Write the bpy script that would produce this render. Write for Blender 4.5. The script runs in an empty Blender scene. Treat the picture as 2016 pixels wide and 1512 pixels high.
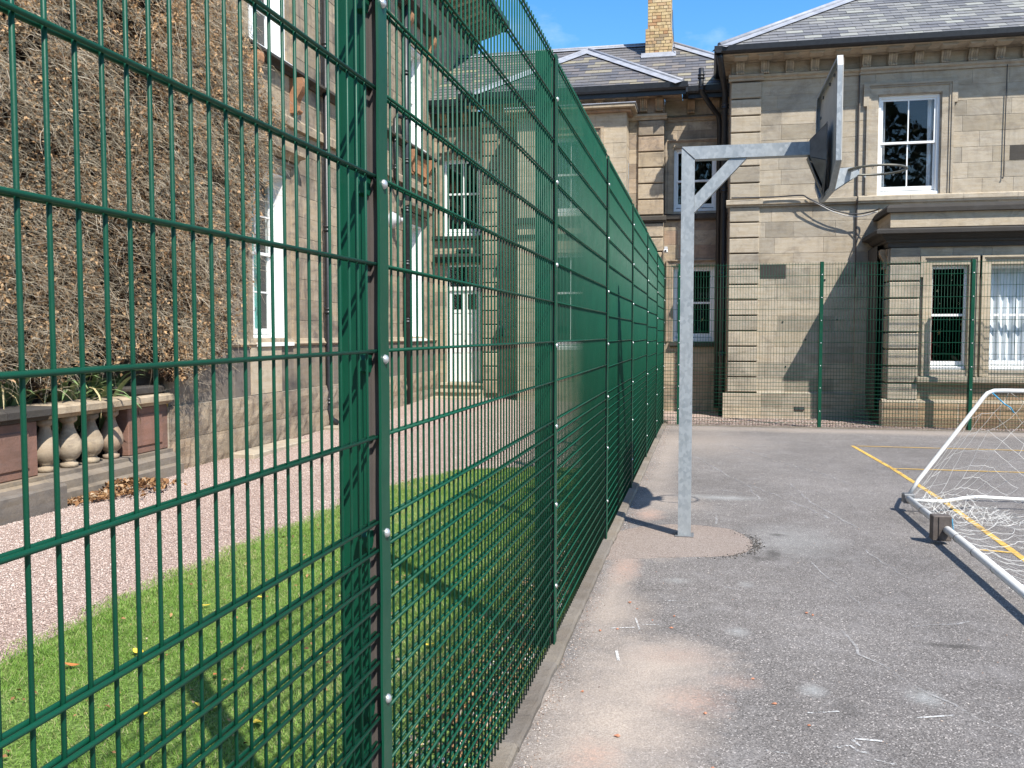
import bpy, math, random
import numpy as np
from mathutils import Matrix, Vector, noise as mnoise

R = random.Random(7)
rs = np.random.RandomState(11)
sc = bpy.context.scene
col = sc.collection
rad = math.radians

# ---------------------------------------------------------------- camera, sky, sun, exposure
cam_d = bpy.data.cameras.new('camera'); cam = bpy.data.objects.new('camera', cam_d); col.objects.link(cam)
cam_d.sensor_width = 36.0; cam_d.lens = 36.0 * 1780 / 2016; cam_d.clip_start = 0.05; cam_d.clip_end = 2000
_f = Vector((-0.20762471, 0.97663102, -0.05553215)); _r = Vector((0.97814039, 0.20794560, 0.0)); _u = _r.cross(_f)
cam.matrix_world = Matrix(((_r.x, _u.x, -_f.x, 0), (_r.y, _u.y, -_f.y, 0), (_r.z, _u.z, -_f.z, 1.62), (0, 0, 0, 1)))
sc.camera = cam

SUN_EL = 51.6
SUN_AZ = 138.4          # clockwise from +Y
world = bpy.data.worlds.new('World'); sc.world = world; world.use_nodes = True
wn = world.node_tree.nodes; wl = world.node_tree.links
for n in list(wn): wn.remove(n)
sky = wn.new('ShaderNodeTexSky'); sky.sky_type = 'NISHITA'; sky.sun_disc = False
sky.sun_elevation = rad(SUN_EL); sky.sun_rotation = rad(SUN_AZ); sky.air_density = 1.15; sky.dust_density = 0.35; sky.ozone_density = 3.0
tcw = wn.new('ShaderNodeTexCoord')
cl = wn.new('ShaderNodeTexNoise'); cl.inputs['Scale'].default_value = 3.1; cl.inputs['Detail'].default_value = 7; cl.inputs['Roughness'].default_value = 0.58
mp = wn.new('ShaderNodeMapping'); mp.inputs['Scale'].default_value = (1, 1, 2.2); mp.inputs['Location'].default_value = (0.35, 0.1, 0.4)
wl.new(tcw.outputs['Generated'], mp.inputs[0]); wl.new(mp.outputs[0], cl.inputs['Vector'])
cr = wn.new('ShaderNodeValToRGB'); cr.color_ramp.elements[0].position = 0.50; cr.color_ramp.elements[1].position = 0.80
cr.color_ramp.elements[1].color = (0.7, 0.7, 0.7, 1)
wl.new(cl.outputs['Fac'], cr.inputs[0])
cmix = wn.new('ShaderNodeMix'); cmix.data_type = 'RGBA'
hs = wn.new('ShaderNodeHueSaturation'); hs.inputs['Saturation'].default_value = 1.35; hs.inputs['Value'].default_value = 1.3; wl.new(sky.outputs[0], hs.inputs['Color'])
wl.new(cr.outputs[0], cmix.inputs[0]); wl.new(hs.outputs[0], cmix.inputs[6]); cmix.inputs[7].default_value = (8.5, 8.8, 9.3, 1)
bg = wn.new('ShaderNodeBackground'); bg.inputs['Strength'].default_value = 0.105
wo = wn.new('ShaderNodeOutputWorld')
wl.new(cmix.outputs[2], bg.inputs[0]); wl.new(bg.outputs[0], wo.inputs[0])

sun_d = bpy.data.lights.new('sun', 'SUN'); sun_d.energy = 4.9; sun_d.angle = rad(0.53); sun_d.color = (1.0, 0.955, 0.88)
sun = bpy.data.objects.new('sun', sun_d); col.objects.link(sun)
_ce, _se = math.cos(rad(SUN_EL)), math.sin(rad(SUN_EL))
_sd = Vector((math.sin(rad(SUN_AZ)) * _ce, math.cos(rad(SUN_AZ)) * _ce, _se))
sun.rotation_euler = _sd.to_track_quat('Z', 'Y').to_euler(); sun.location = (6, -8, 14)

sc.view_settings.view_transform = 'Standard'; sc.view_settings.look = 'None'
sc.view_settings.exposure = 0.74; sc.view_settings.gamma = 1.0; sc.view_settings.use_curve_mapping = False

# ---------------------------------------------------------------- object helpers
WM = {}
def place(o, M=None, parent=None):
    M = M if M is not None else Matrix.Identity(4)
    col.objects.link(o)
    if parent is not None:
        o.parent = parent
        o.matrix_basis = WM[parent.name].inverted() @ M
    else:
        o.matrix_basis = M
    WM[o.name] = M.copy()
    return o
def T(x, y, z): return Matrix.Translation((x, y, z))
def thing(name, label, cat, loc=(0, 0, 0), group=None, rz=0.0):
    o = bpy.data.objects.new(name, None); o.empty_display_size = 0.2
    o['label'] = label; o['category'] = cat
    if group: o['group'] = group
    return place(o, T(*loc) @ Matrix.Rotation(rz, 4, 'Z'))
def tag(o, label=None, cat=None, group=None, kind=None):
    if label: o['label'] = label
    if cat: o['category'] = cat
    if group: o['group'] = group
    if kind: o['kind'] = kind
    return o

class MB:
    """collects polygons for one mesh"""
    def __init__(s): s.v = []; s.f = []; s.sm = []
    def add(s, vs, fs, smooth=False):
        b = len(s.v); s.v += [tuple(p) for p in vs]; s.f += [tuple(i + b for i in f) for f in fs]; s.sm += [smooth] * len(fs); return s
    def box(s, x0, y0, z0, x1, y1, z1):
        v = [(x0, y0, z0), (x1, y0, z0), (x1, y1, z0), (x0, y1, z0), (x0, y0, z1), (x1, y0, z1), (x1, y1, z1), (x0, y1, z1)]
        return s.add(v, [(0, 3, 2, 1), (4, 5, 6, 7), (0, 1, 5, 4), (1, 2, 6, 5), (2, 3, 7, 6), (3, 0, 4, 7)])
    def cbox(s, x0, y0, z0, x1, y1, z1, c=0.005):
        """box with every edge chamfered"""
        vs = []; idx = {}
        for ax in (0, 1, 2):
            for sx in (0, 1):
                for sy in (0, 1):
                    for sz in (0, 1):
                        p = [x1 - c if sx else x0 + c, y1 - c if sy else y0 + c, z1 - c if sz else z0 + c]
                        p[ax] = [(x0, x1), (y0, y1), (z0, z1)][ax][(sx, sy, sz)[ax]]
                        idx[(ax, sx, sy, sz)] = len(vs); vs.append(p)
        fs = []
        for ax in (0, 1, 2):
            for k in (0, 1):
                q = []
                for a, b in ((0, 0), (1, 0), (1, 1), (0, 1)):
                    t = [a, b]; t.insert(ax, k); q.append(idx[(ax, *t)])
                fs.append(q if (k == 1) != (ax == 1) else q[::-1])
        for ax in (0, 1, 2):
            o1, o2 = [a for a in (0, 1, 2) if a != ax]
            for a in (0, 1):
                for b in (0, 1):
                    q = []
                    for (pl, e) in ((o1, 0), (o2, 0), (o2, 1), (o1, 1)):
                        t = [0, 0, 0]; t[ax] = e; t[o1] = a; t[o2] = b; q.append(idx[(pl, *t)])
                    fs.append(q)
        for sx in (0, 1):
            for sy in (0, 1):
                for sz in (0, 1):
                    fs.append([idx[(0, sx, sy, sz)], idx[(1, sx, sy, sz)], idx[(2, sx, sy, sz)]])
        return s.add(vs, fs)
    def tube(s, pts, r, n=8, cap=True, closed=False, smooth=True):
        pts = [Vector(p) for p in pts]; k = len(pts); rr = r if isinstance(r, (list, tuple)) else [r] * k
        up = None; vs = []
        for i, p in enumerate(pts):
            if closed: t = (pts[(i + 1) % k] - pts[i - 1]).normalized()
            else: t = (pts[min(i + 1, k - 1)] - pts[max(i - 1, 0)])
            t = t.normalized() if t.length > 1e-9 else Vector((0, 0, 1))
            if up is None: up = t.orthogonal().normalized()
            up = (up - t * up.dot(t)); up = up.normalized() if up.length > 1e-6 else t.orthogonal().normalized()
            w = t.cross(up)
            for j in range(n):
                a = 2 * math.pi * j / n; vs.append(p + (up * math.cos(a) + w * math.sin(a)) * rr[i])
        fs = []
        for i in range(k if closed else k - 1):
            a0 = i * n; b0 = ((i + 1) % k) * n
            for j in range(n):
                j2 = (j + 1) % n; fs.append((a0 + j, a0 + j2, b0 + j2, b0 + j))
        s.add(vs, fs, smooth)
        if cap and not closed:
            b = len(s.v) - len(vs)
            s.f.append(tuple(b + j for j in range(n))[::-1]); s.sm.append(False)
            s.f.append(tuple(b + (k - 1) * n + j for j in range(n))); s.sm.append(False)
        return s
    def lathe(s, prof, cx, cy, cz, n=16):
        vs = [(cx + r * math.cos(2 * math.pi * j / n), cy + r * math.sin(2 * math.pi * j / n), cz + z) for r, z in prof for j in range(n)]
        fs = [(i * n + j, i * n + (j + 1) % n, (i + 1) * n + (j + 1) % n, (i + 1) * n + j) for i in range(len(prof) - 1) for j in range(n)]
        s.add(vs, fs, True)
        b = len(s.v) - len(vs)
        s.f.append(tuple(b + j for j in range(n))[::-1]); s.sm.append(False)
        s.f.append(tuple(b + (len(prof) - 1) * n + j for j in range(n))); s.sm.append(False)
        return s
    def prism(s, poly, a0, a1, axis='x'):
        """poly: list of 2D points; extruded between a0 and a1 along axis. x: (y,z), y: (x,z), z: (x,y)"""
        n = len(poly)
        def mk(a, p):
            return (a, p[0], p[1]) if axis == 'x' else ((p[0], a, p[1]) if axis == 'y' else (p[0], p[1], a))
        vs = [mk(a0, p) for p in poly] + [mk(a1, p) for p in poly]
        fs = [tuple(range(n))[::-1], tuple(range(n, 2 * n))] + [(i, (i + 1) % n, n + (i + 1) % n, n + i) for i in range(n)]
        return s.add(vs, fs)
    def mesh(s, name, mat):
        me = bpy.data.meshes.new(name); me.from_pydata(s.v, [], s.f); me.polygons.foreach_set('use_smooth', s.sm)
        if mat: me.materials.append(mat)
        me.validate(); me.update(); return me
    def build(s, name, mat, parent=None, M=None, recalc=True):
        me = s.mesh(name, mat)
        if recalc: fix_normals(me)
        return place(bpy.data.objects.new(name, me), M, parent)

import bmesh
def fix_normals(me):
    bm = bmesh.new(); bm.from_mesh(me); bmesh.ops.recalc_face_normals(bm, faces=bm.faces); bm.to_mesh(me); bm.free()
def npmesh(name, verts, faces, mat, parent=None, M=None, nside=3, rnd=None, smooth=False):
    """fast mesh from numpy arrays; rnd = per-face value stored as attribute 'rnd'"""
    me = bpy.data.meshes.new(name); nv, nf = len(verts), len(faces)
    me.vertices.add(nv); me.vertices.foreach_set('co', np.asarray(verts, np.float32).ravel())
    me.loops.add(nf * nside); me.loops.foreach_set('vertex_index', np.asarray(faces, np.int32).ravel())
    me.polygons.add(nf); me.polygons.foreach_set('loop_start', np.arange(0, nf * nside, nside, dtype=np.int32))
    if smooth: me.polygons.foreach_set('use_smooth', np.ones(nf, bool))
    me.update(calc_edges=True)
    if rnd is not None:
        a = me.attributes.new('rnd', 'FLOAT', 'FACE'); a.data.foreach_set('value', np.asarray(rnd, np.float32))
    me.materials.append(mat)
    return place(bpy.data.objects.new(name, me), M, parent)
def obj(name, me, parent=None, M=None): return place(bpy.data.objects.new(name, me), M, parent)

# ---------------------------------------------------------------- materials
class NT:
    def __init__(s, name):
        s.m = bpy.data.materials.new(name); s.m.use_nodes = True; s.t = s.m.node_tree
        s.n = s.t.nodes; s.l = s.t.links
        for n in list(s.n): s.n.remove(n)
        s.out = s.n.new('ShaderNodeOutputMaterial'); s.b = s.n.new('ShaderNodeBsdfPrincipled'); s.l.new(s.b.outputs[0], s.out.inputs[0])
        s.geo = s.n.new('ShaderNodeNewGeometry'); s.pos = s.geo.outputs['Position']
    def set(s, sock, v):
        if hasattr(v, 'is_linked') or isinstance(v, bpy.types.NodeSocket): s.l.new(v, sock)
        else: sock.default_value = v if not (isinstance(v, tuple) and len(v) == 3 and sock.type == 'RGBA') else (*v, 1)
    def map(s, v, sc_=(1, 1, 1), loc=(0, 0, 0), rot=(0, 0, 0)):
        n = s.n.new('ShaderNodeMapping'); s.l.new(v, n.inputs[0]); n.inputs['Scale'].default_value = sc_; n.inputs['Location'].default_value = loc; n.inputs['Rotation'].default_value = rot; return n.outputs[0]
    def noise(s, scale, detail=4, rough=0.55, vec=None, dist=0.0):
        n = s.n.new('ShaderNodeTexNoise'); s.l.new(vec if vec is not None else s.pos, n.inputs['Vector']); n.inputs['Scale'].default_value = scale
        n.inputs['Detail'].default_value = detail; n.inputs['Roughness'].default_value = rough; n.inputs['Distortion'].default_value = dist; return n.outputs['Fac']
    def voro(s, scale, out='Distance', vec=None, feat='F1'):
        n = s.n.new('ShaderNodeTexVoronoi'); n.feature = feat; s.l.new(vec if vec is not None else s.pos, n.inputs['Vector']); n.inputs['Scale'].default_value = scale; return n.outputs[out]
    def ramp(s, fac, stops, interp='LINEAR'):
        n = s.n.new('ShaderNodeValToRGB'); s.set(n.inputs[0], fac); e = n.color_ramp.elements; n.color_ramp.interpolation = interp
        while len(e) < len(stops): e.new(0.5)
        for i, (p, c) in enumerate(stops): e[i].position = p; e[i].color = (*c, 1) if isinstance(c, tuple) else (c, c, c, 1)
        return n.outputs[0]
    def mix(s, fac, a, b, mode='MIX'):
        n = s.n.new('ShaderNodeMix'); n.data_type = 'RGBA'; n.blend_type = mode; s.set(n.inputs[0], fac); s.set(n.inputs[6], a); s.set(n.inputs[7], b); return n.outputs[2]
    def math(s, op, a, b=0.0, clamp=False):
        n = s.n.new('ShaderNodeMath'); n.operation = op; n.use_clamp = clamp; s.set(n.inputs[0], a); s.set(n.inputs[1], b); return n.outputs[0]
    def bump(s, h, strength=0.5, dist=0.01, normal=None):
        n = s.n.new('ShaderNodeBump'); n.inputs['Strength'].default_value = strength; n.inputs['Distance'].default_value = dist; s.l.new(h, n.inputs['Height'])
        if normal is not None: s.l.new(normal, n.inputs['Normal'])
        return n.outputs[0]
    def objrand(s):
        oi = s.n.new('ShaderNodeObjectInfo'); return s.math('FRACT', s.math('ADD', oi.outputs['Random'], s.geo.outputs['Random Per Island']))
    def attr(s, name='rnd'):
        n = s.n.new('ShaderNodeAttribute'); n.attribute_name = name; return n.outputs['Fac']
    def fin(s, color, rough=0.8, metal=0.0, normal=None, spec=None):
        s.set(s.b.inputs['Base Color'], color); s.set(s.b.inputs['Roughness'], rough); s.set(s.b.inputs['Metallic'], metal)
        if normal is not None: s.l.new(normal, s.b.inputs['Normal'])
        if spec is not None: s.set(s.b.inputs['Specular IOR Level'], spec)
        return s.m

def m_stone(name, stops, soot=0.45, sootcol=(0.07, 0.06, 0.055), grain=1.0, rough=0.9, streak=0.5, blotch=0.30):
    t = NT(name); r = t.objrand()
    c = t.ramp(r, stops)
    n1 = t.noise(1.1, 6, 0.62, dist=0.6)
    n2 = t.noise(9, 5, 0.6)
    n3 = t.noise(3.2, 6, 0.68, vec=t.map(t.pos, (1, 1, 1.6), (7, 3, 1)), dist=1.0)
    c = t.mix(t.ramp(n3, [(0.52, 0.0), (0.66, blotch)]), c, tuple(x * 2.2 for x in sootcol))
    c = t.mix(t.ramp(n2, [(0.3, 0.0), (0.75, 0.35)]), c, (0.78, 0.70, 0.56), 'MULTIPLY')
    bed = t.noise(2.2, 4, 0.6, vec=t.map(t.pos, (1, 1, 9)))
    c = t.mix(t.ramp(bed, [(0.42, 0.0), (0.7, 0.4)]), c, (0.72, 0.62, 0.46), 'MULTIPLY')
    st = t.noise(2.0, 4, 0.6, vec=t.map(t.pos, (3, 3, 0.5)))
    s1 = t.ramp(n1, [(0.5, 0.0), (0.5 + 0.25, soot)])
    s2 = t.ramp(st, [(0.52, 0.0), (0.8, soot * streak)])
    c = t.mix(t.math('MAXIMUM', s1, s2), c, sootcol)
    g = t.noise(130, 3, 0.7)
    c = t.mix(0.25, c, t.ramp(g, [(0.35, 0.55), (0.65, 1.0)]), 'MULTIPLY')
    nb = t.bump(t.noise(45, 6, 0.7), 0.45 * grain, 0.012)
    nb = t.bump(n2, 0.25 * grain, 0.02, nb)
    return t.fin(c, rough, 0, nb, 0.25)

M_STONE = m_stone('sandstone_buff', [(0.0, (0.42, 0.365, 0.285)), (0.3, (0.475, 0.41, 0.32)), (0.6, (0.43, 0.38, 0.305)), (0.85, (0.35, 0.31, 0.25)), (0.93, (0.30, 0.265, 0.21)), (1.0, (0.45, 0.385, 0.29))], soot=0.55)
M_STONE_PALE = m_stone('sandstone_pale', [(0.0, (0.49, 0.42, 0.32)), (0.5, (0.52, 0.44, 0.33)), (1.0, (0.43, 0.375, 0.295))], soot=0.4)
M_STONE_BACK = m_stone('sandstone_brown', [(0.0, (0.42, 0.34, 0.24)), (0.35, (0.47, 0.39, 0.29)), (0.55, (0.40, 0.29, 0.21)), (0.8, (0.31, 0.26, 0.20)), (1.0, (0.44, 0.35, 0.25))], blotch=0.5, soot=0.8, streak=0.8)
M_STONE_LEFT = m_stone('sandstone_weathered', [(0.0, (0.44, 0.36, 0.26)), (0.4, (0.38, 0.31, 0.225)), (0.65, (0.29, 0.24, 0.185)), (1.0, (0.42, 0.345, 0.255))], soot=0.95, streak=1.0, blotch=0.65)
M_SOOT = m_stone('sooted_stone', [(0.0, (0.04, 0.038, 0.036)), (0.5, (0.06, 0.055, 0.05)), (1.0, (0.10, 0.088, 0.072))], soot=0.75, sootcol=(0.04, 0.037, 0.036))
M_BAND = m_stone('blotched_plinth_stone', [(0.0, (0.20, 0.175, 0.15)), (0.5, (0.30, 0.245, 0.18)), (1.0, (0.16, 0.145, 0.13))], soot=0.95, sootcol=(0.05, 0.048, 0.05), streak=0.4)
M_ROCK = m_stone('rock_faced_stone', [(0.0, (0.36, 0.29, 0.21)), (0.5, (0.28, 0.24, 0.195)), (1.0, (0.38, 0.28, 0.19))], soot=0.8, grain=2.4, blotch=0.7)
M_REDSTONE = m_stone('red_sandstone', [(0.0, (0.27, 0.15, 0.115)), (1.0, (0.23, 0.135, 0.105))], soot=0.85)
M_TERRA = m_stone('orange_carved_stone', [(0.0, (0.45, 0.24, 0.13)), (1.0, (0.40, 0.20, 0.11))], soot=0.3)
M_MORTAR = m_stone('mortar', [(0.0, (0.44, 0.39, 0.32)), (1.0, (0.44, 0.39, 0.32))], soot=0.3)
M_GROOVE = m_stone('deep_joint', [(0.0, (0.12, 0.10, 0.08)), (1.0, (0.12, 0.10, 0.08))], soot=0.3)  # joint colour darkened to deepen the shadow line in the quoin grooves
M_WARMST = m_stone('plinth_stone_warm', [(0.0, (0.44, 0.32, 0.20)), (0.5, (0.38, 0.26, 0.165)), (1.0, (0.33, 0.27, 0.19))], soot=0.4, grain=1.5)

def m_simple(name, c, rough=0.5, metal=0.0, var=0.15, scale=8, bump=0.0, bscale=60, spec=None):
    t = NT(name); n = t.noise(scale, 5, 0.6)
    c2 = t.mix(t.ramp(n, [(0.3, 0.0), (0.7, 1.0)]), tuple(x * (1 - var) for x in c), tuple(min(1, x * (1 + var)) for x in c))
    nb = t.bump(t.noise(bscale, 4, 0.6), bump, 0.005) if bump else None
    return t.fin(c2, rough, metal, nb, spec)
def m_green():
    t = NT('green_powder_coat'); n = t.noise(4, 4); c = t.mix(t.ramp(n, [(0.3, 0.0), (0.7, 1.0)]), (0.0024, 0.050, 0.026), (0.0034, 0.062, 0.032))
    c = t.mix(t.ramp(t.noise(130, 3, 0.8), [(0.76, 0.0), (0.80, 0.6)]), c, (0.35, 0.40, 0.36))
    c = t.mix(t.ramp(t.noise(7, 6, 0.75), [(0.55, 0.0), (0.85, 0.22)]), c, (0.07, 0.10, 0.075))
    return t.fin(c, t.ramp(t.noise(12, 4), [(0.3, 0.38), (0.7, 0.52)]), 0, t.bump(t.noise(220, 3), 0.10, 0.002), 0.26)
M_GREEN = m_green()
M_RUBBER = m_simple('brown_rubber_strip', (0.085, 0.07, 0.062), 0.8)
M_WHITE = m_simple('white_window_paint', (0.78, 0.78, 0.76), 0.4, 0, 0.04, 6)
M_IRON = m_simple('black_iron', (0.014, 0.015, 0.018), 0.42, 0, 0.4, 12, 0.2, 60)
M_LEAD = m_simple('lead_flashing', (0.27, 0.28, 0.31), 0.55, 0.0, 0.22, 5, 0.2, 20)
M_ZINC = m_simple('bolt_zinc', (0.55, 0.55, 0.54), 0.35, 0.7, 0.1, 30)
M_ROOM = m_simple('room_dim', (0.045, 0.042, 0.038), 0.9)  # dark colour stands in for the unlit rooms behind the glass
M_CURT = m_simple('pale_curtain', (0.78, 0.81, 0.84), 0.9, 0, 0.06, 3)
M_TEAL = m_simple('teal_curtain', (0.05, 0.30, 0.25), 0.9, 0, 0.1, 3)
M_RED = m_simple('dark_red_curtain', (0.17, 0.04, 0.035), 0.9)
M_BLUE = m_simple('blue_cord', (0.03, 0.25, 0.42), 0.7)
M_DOORW = m_simple('white_door_paint', (0.74, 0.75, 0.70), 0.35, 0, 0.05, 5)
M_YSIGN = m_simple('yellow_plate', (0.72, 0.42, 0.02), 0.5)
M_GREY = m_simple('grey_plastic', (0.42, 0.42, 0.42), 0.5)
M_BRASS = m_simple('brass', (0.5, 0.35, 0.12), 0.35, 0.9)

def m_glass():
    t = NT('window_glass'); t.n.remove(t.b)
    tr = t.n.new('ShaderNodeBsdfTransparent'); tr.inputs[0].default_value = (0.93, 0.95, 0.95, 1)
    gl = t.n.new('ShaderNodeBsdfGlossy'); gl.inputs['Roughness'].default_value = 0.015
    wv = t.noise(1.6, 2, 0.5); nb = t.bump(wv, 0.04, 0.05); t.l.new(nb, gl.inputs['Normal'])
    lw = t.n.new('ShaderNodeLayerWeight'); lw.inputs[0].default_value = 0.5
    mx = t.n.new('ShaderNodeMixShader'); f2 = t.math('ADD', t.math('MULTIPLY', t.math('POWER', lw.outputs['Facing'], 5.0), 0.9), 0.075, True)
    t.l.new(f2, mx.inputs[0]); t.l.new(tr.outputs[0], mx.inputs[1]); t.l.new(gl.outputs[0], mx.inputs[2]); t.l.new(mx.outputs[0], t.out.inputs[0])
    return t.m
M_GLASS = m_glass()

def m_galv():
    t = NT('galvanised_steel')
    v = t.voro(48, 'Color', vec=t.map(t.pos, (1, 1, 0.7), rot=(0.4, 0.3, 0.5)))
    bw = t.n.new('ShaderNodeRGBToBW'); t.l.new(v, bw.inputs[0])
    c = t.ramp(bw.outputs[0], [(0.2, (0.27, 0.30, 0.32)), (0.5, (0.31, 0.34, 0.36)), (0.8, (0.36, 0.39, 0.41))])
    n = t.noise(3, 5, 0.65, vec=t.map(t.pos, (1.5, 1.5, 0.6)))
    c = t.mix(t.ramp(n, [(0.42, 0.0), (0.72, 0.5)]), c, (0.42, 0.44, 0.44))
    c = t.mix(t.ramp(t.noise(14, 5, 0.7), [(0.55, 0.0), (0.75, 0.35)]), c, (0.50, 0.52, 0.53))
    return t.fin(c, t.ramp(bw.outputs[0], [(0, 0.46), (1, 0.56)]), 0.35, t.bump(t.noise(40, 4), 0.12, 0.004))
M_GALV = m_galv()
M_GALV_DULL = m_simple('dull_dark_steel', (0.17, 0.175, 0.18), 0.55, 0.45, 0.3, 9, 0.15, 40)
M_BOARD = m_simple('backboard_panel_rear', (0.44, 0.43, 0.40), 0.65, 0, 0.12, 4)
M_RIM = m_simple('rim_steel', (0.15, 0.145, 0.12), 0.5, 0.6, 0.3, 15)

def m_slate(name, stops, lichen):
    t = NT(name); r = t.objrand(); c = t.ramp(r, stops)
    n = t.noise(0.9, 5, 0.6); c = t.mix(t.ramp(n, [(0.45, 0.0), (0.7, 0.5)]), c, lichen)
    n2 = t.noise(22, 5, 0.7); c = t.mix(t.ramp(n2, [(0.35, 0.35), (0.65, 0.0)]), c, (0.45, 0.45, 0.48), 'MULTIPLY')
    return t.fin(c, 0.62, 0, t.bump(t.noise(30, 5, 0.65), 0.35, 0.01), 0.4)
M_SLATE = m_slate('slate_grey', [(0, (0.105, 0.105, 0.112)), (0.25, (0.155, 0.153, 0.158)), (0.5, (0.19, 0.186, 0.185)), (0.75, (0.235, 0.228, 0.215)), (0.90, (0.33, 0.33, 0.285)), (1.0, (0.13, 0.125, 0.13))], (0.25, 0.245, 0.215))
M_SLATE_B = m_slate('slate_brown_grey', [(0, (0.085, 0.088, 0.10)), (0.3, (0.125, 0.123, 0.132)), (0.55, (0.165, 0.15, 0.145)), (0.8, (0.11, 0.11, 0.12)), (0.93, (0.30, 0.265, 0.18)), (1.0, (0.19, 0.165, 0.145))], (0.20, 0.18, 0.15))

def m_brick():
    t = NT('yellow_brick'); r = t.objrand()
    c = t.ramp(r, [(0, (0.50, 0.36, 0.18)), (0.3, (0.56, 0.42, 0.23)), (0.5, (0.46, 0.30, 0.15)), (0.7, (0.58, 0.45, 0.27)), (0.9, (0.40, 0.22, 0.11)), (1.0, (0.33, 0.27, 0.18))])
    c = t.mix(t.ramp(t.noise(6, 5, 0.65), [(0.5, 0.0), (0.75, 0.75)]), c, (0.10, 0.08, 0.05))
    return t.fin(c, 0.9, 0, t.bump(t.noise(60, 4), 0.4, 0.008), 0.2)
M_BRICK = m_brick()
M_BMORT = m_simple('brick_mortar', (0.20, 0.16, 0.10), 0.95)

def blob(t, x, y, rx, ry, soft=0.5, amp=1.0, wob=0.55):
    """soft-edged stain centred at world x, y"""
    n = t.n.new('ShaderNodeVectorMath'); n.operation = 'SUBTRACT'; t.l.new(t.pos, n.inputs[0]); n.inputs[1].default_value = (x, y, 0)
    mp_ = t.map(n.outputs[0], (1 / rx, 1 / ry, 0)); ln = t.n.new('ShaderNodeVectorMath'); ln.operation = 'LENGTH'; t.l.new(mp_, ln.inputs[0])
    d = t.math('ADD', ln.outputs['Value'], t.math('MULTIPLY', t.math('SUBTRACT', t.noise(2.6 / max(rx, ry), 10, 0.78), 0.5), wob * 2.8))
    return t.ramp(d, [(max(0.0, 1 - soft), amp), (1.0, 0.0)])

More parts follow.
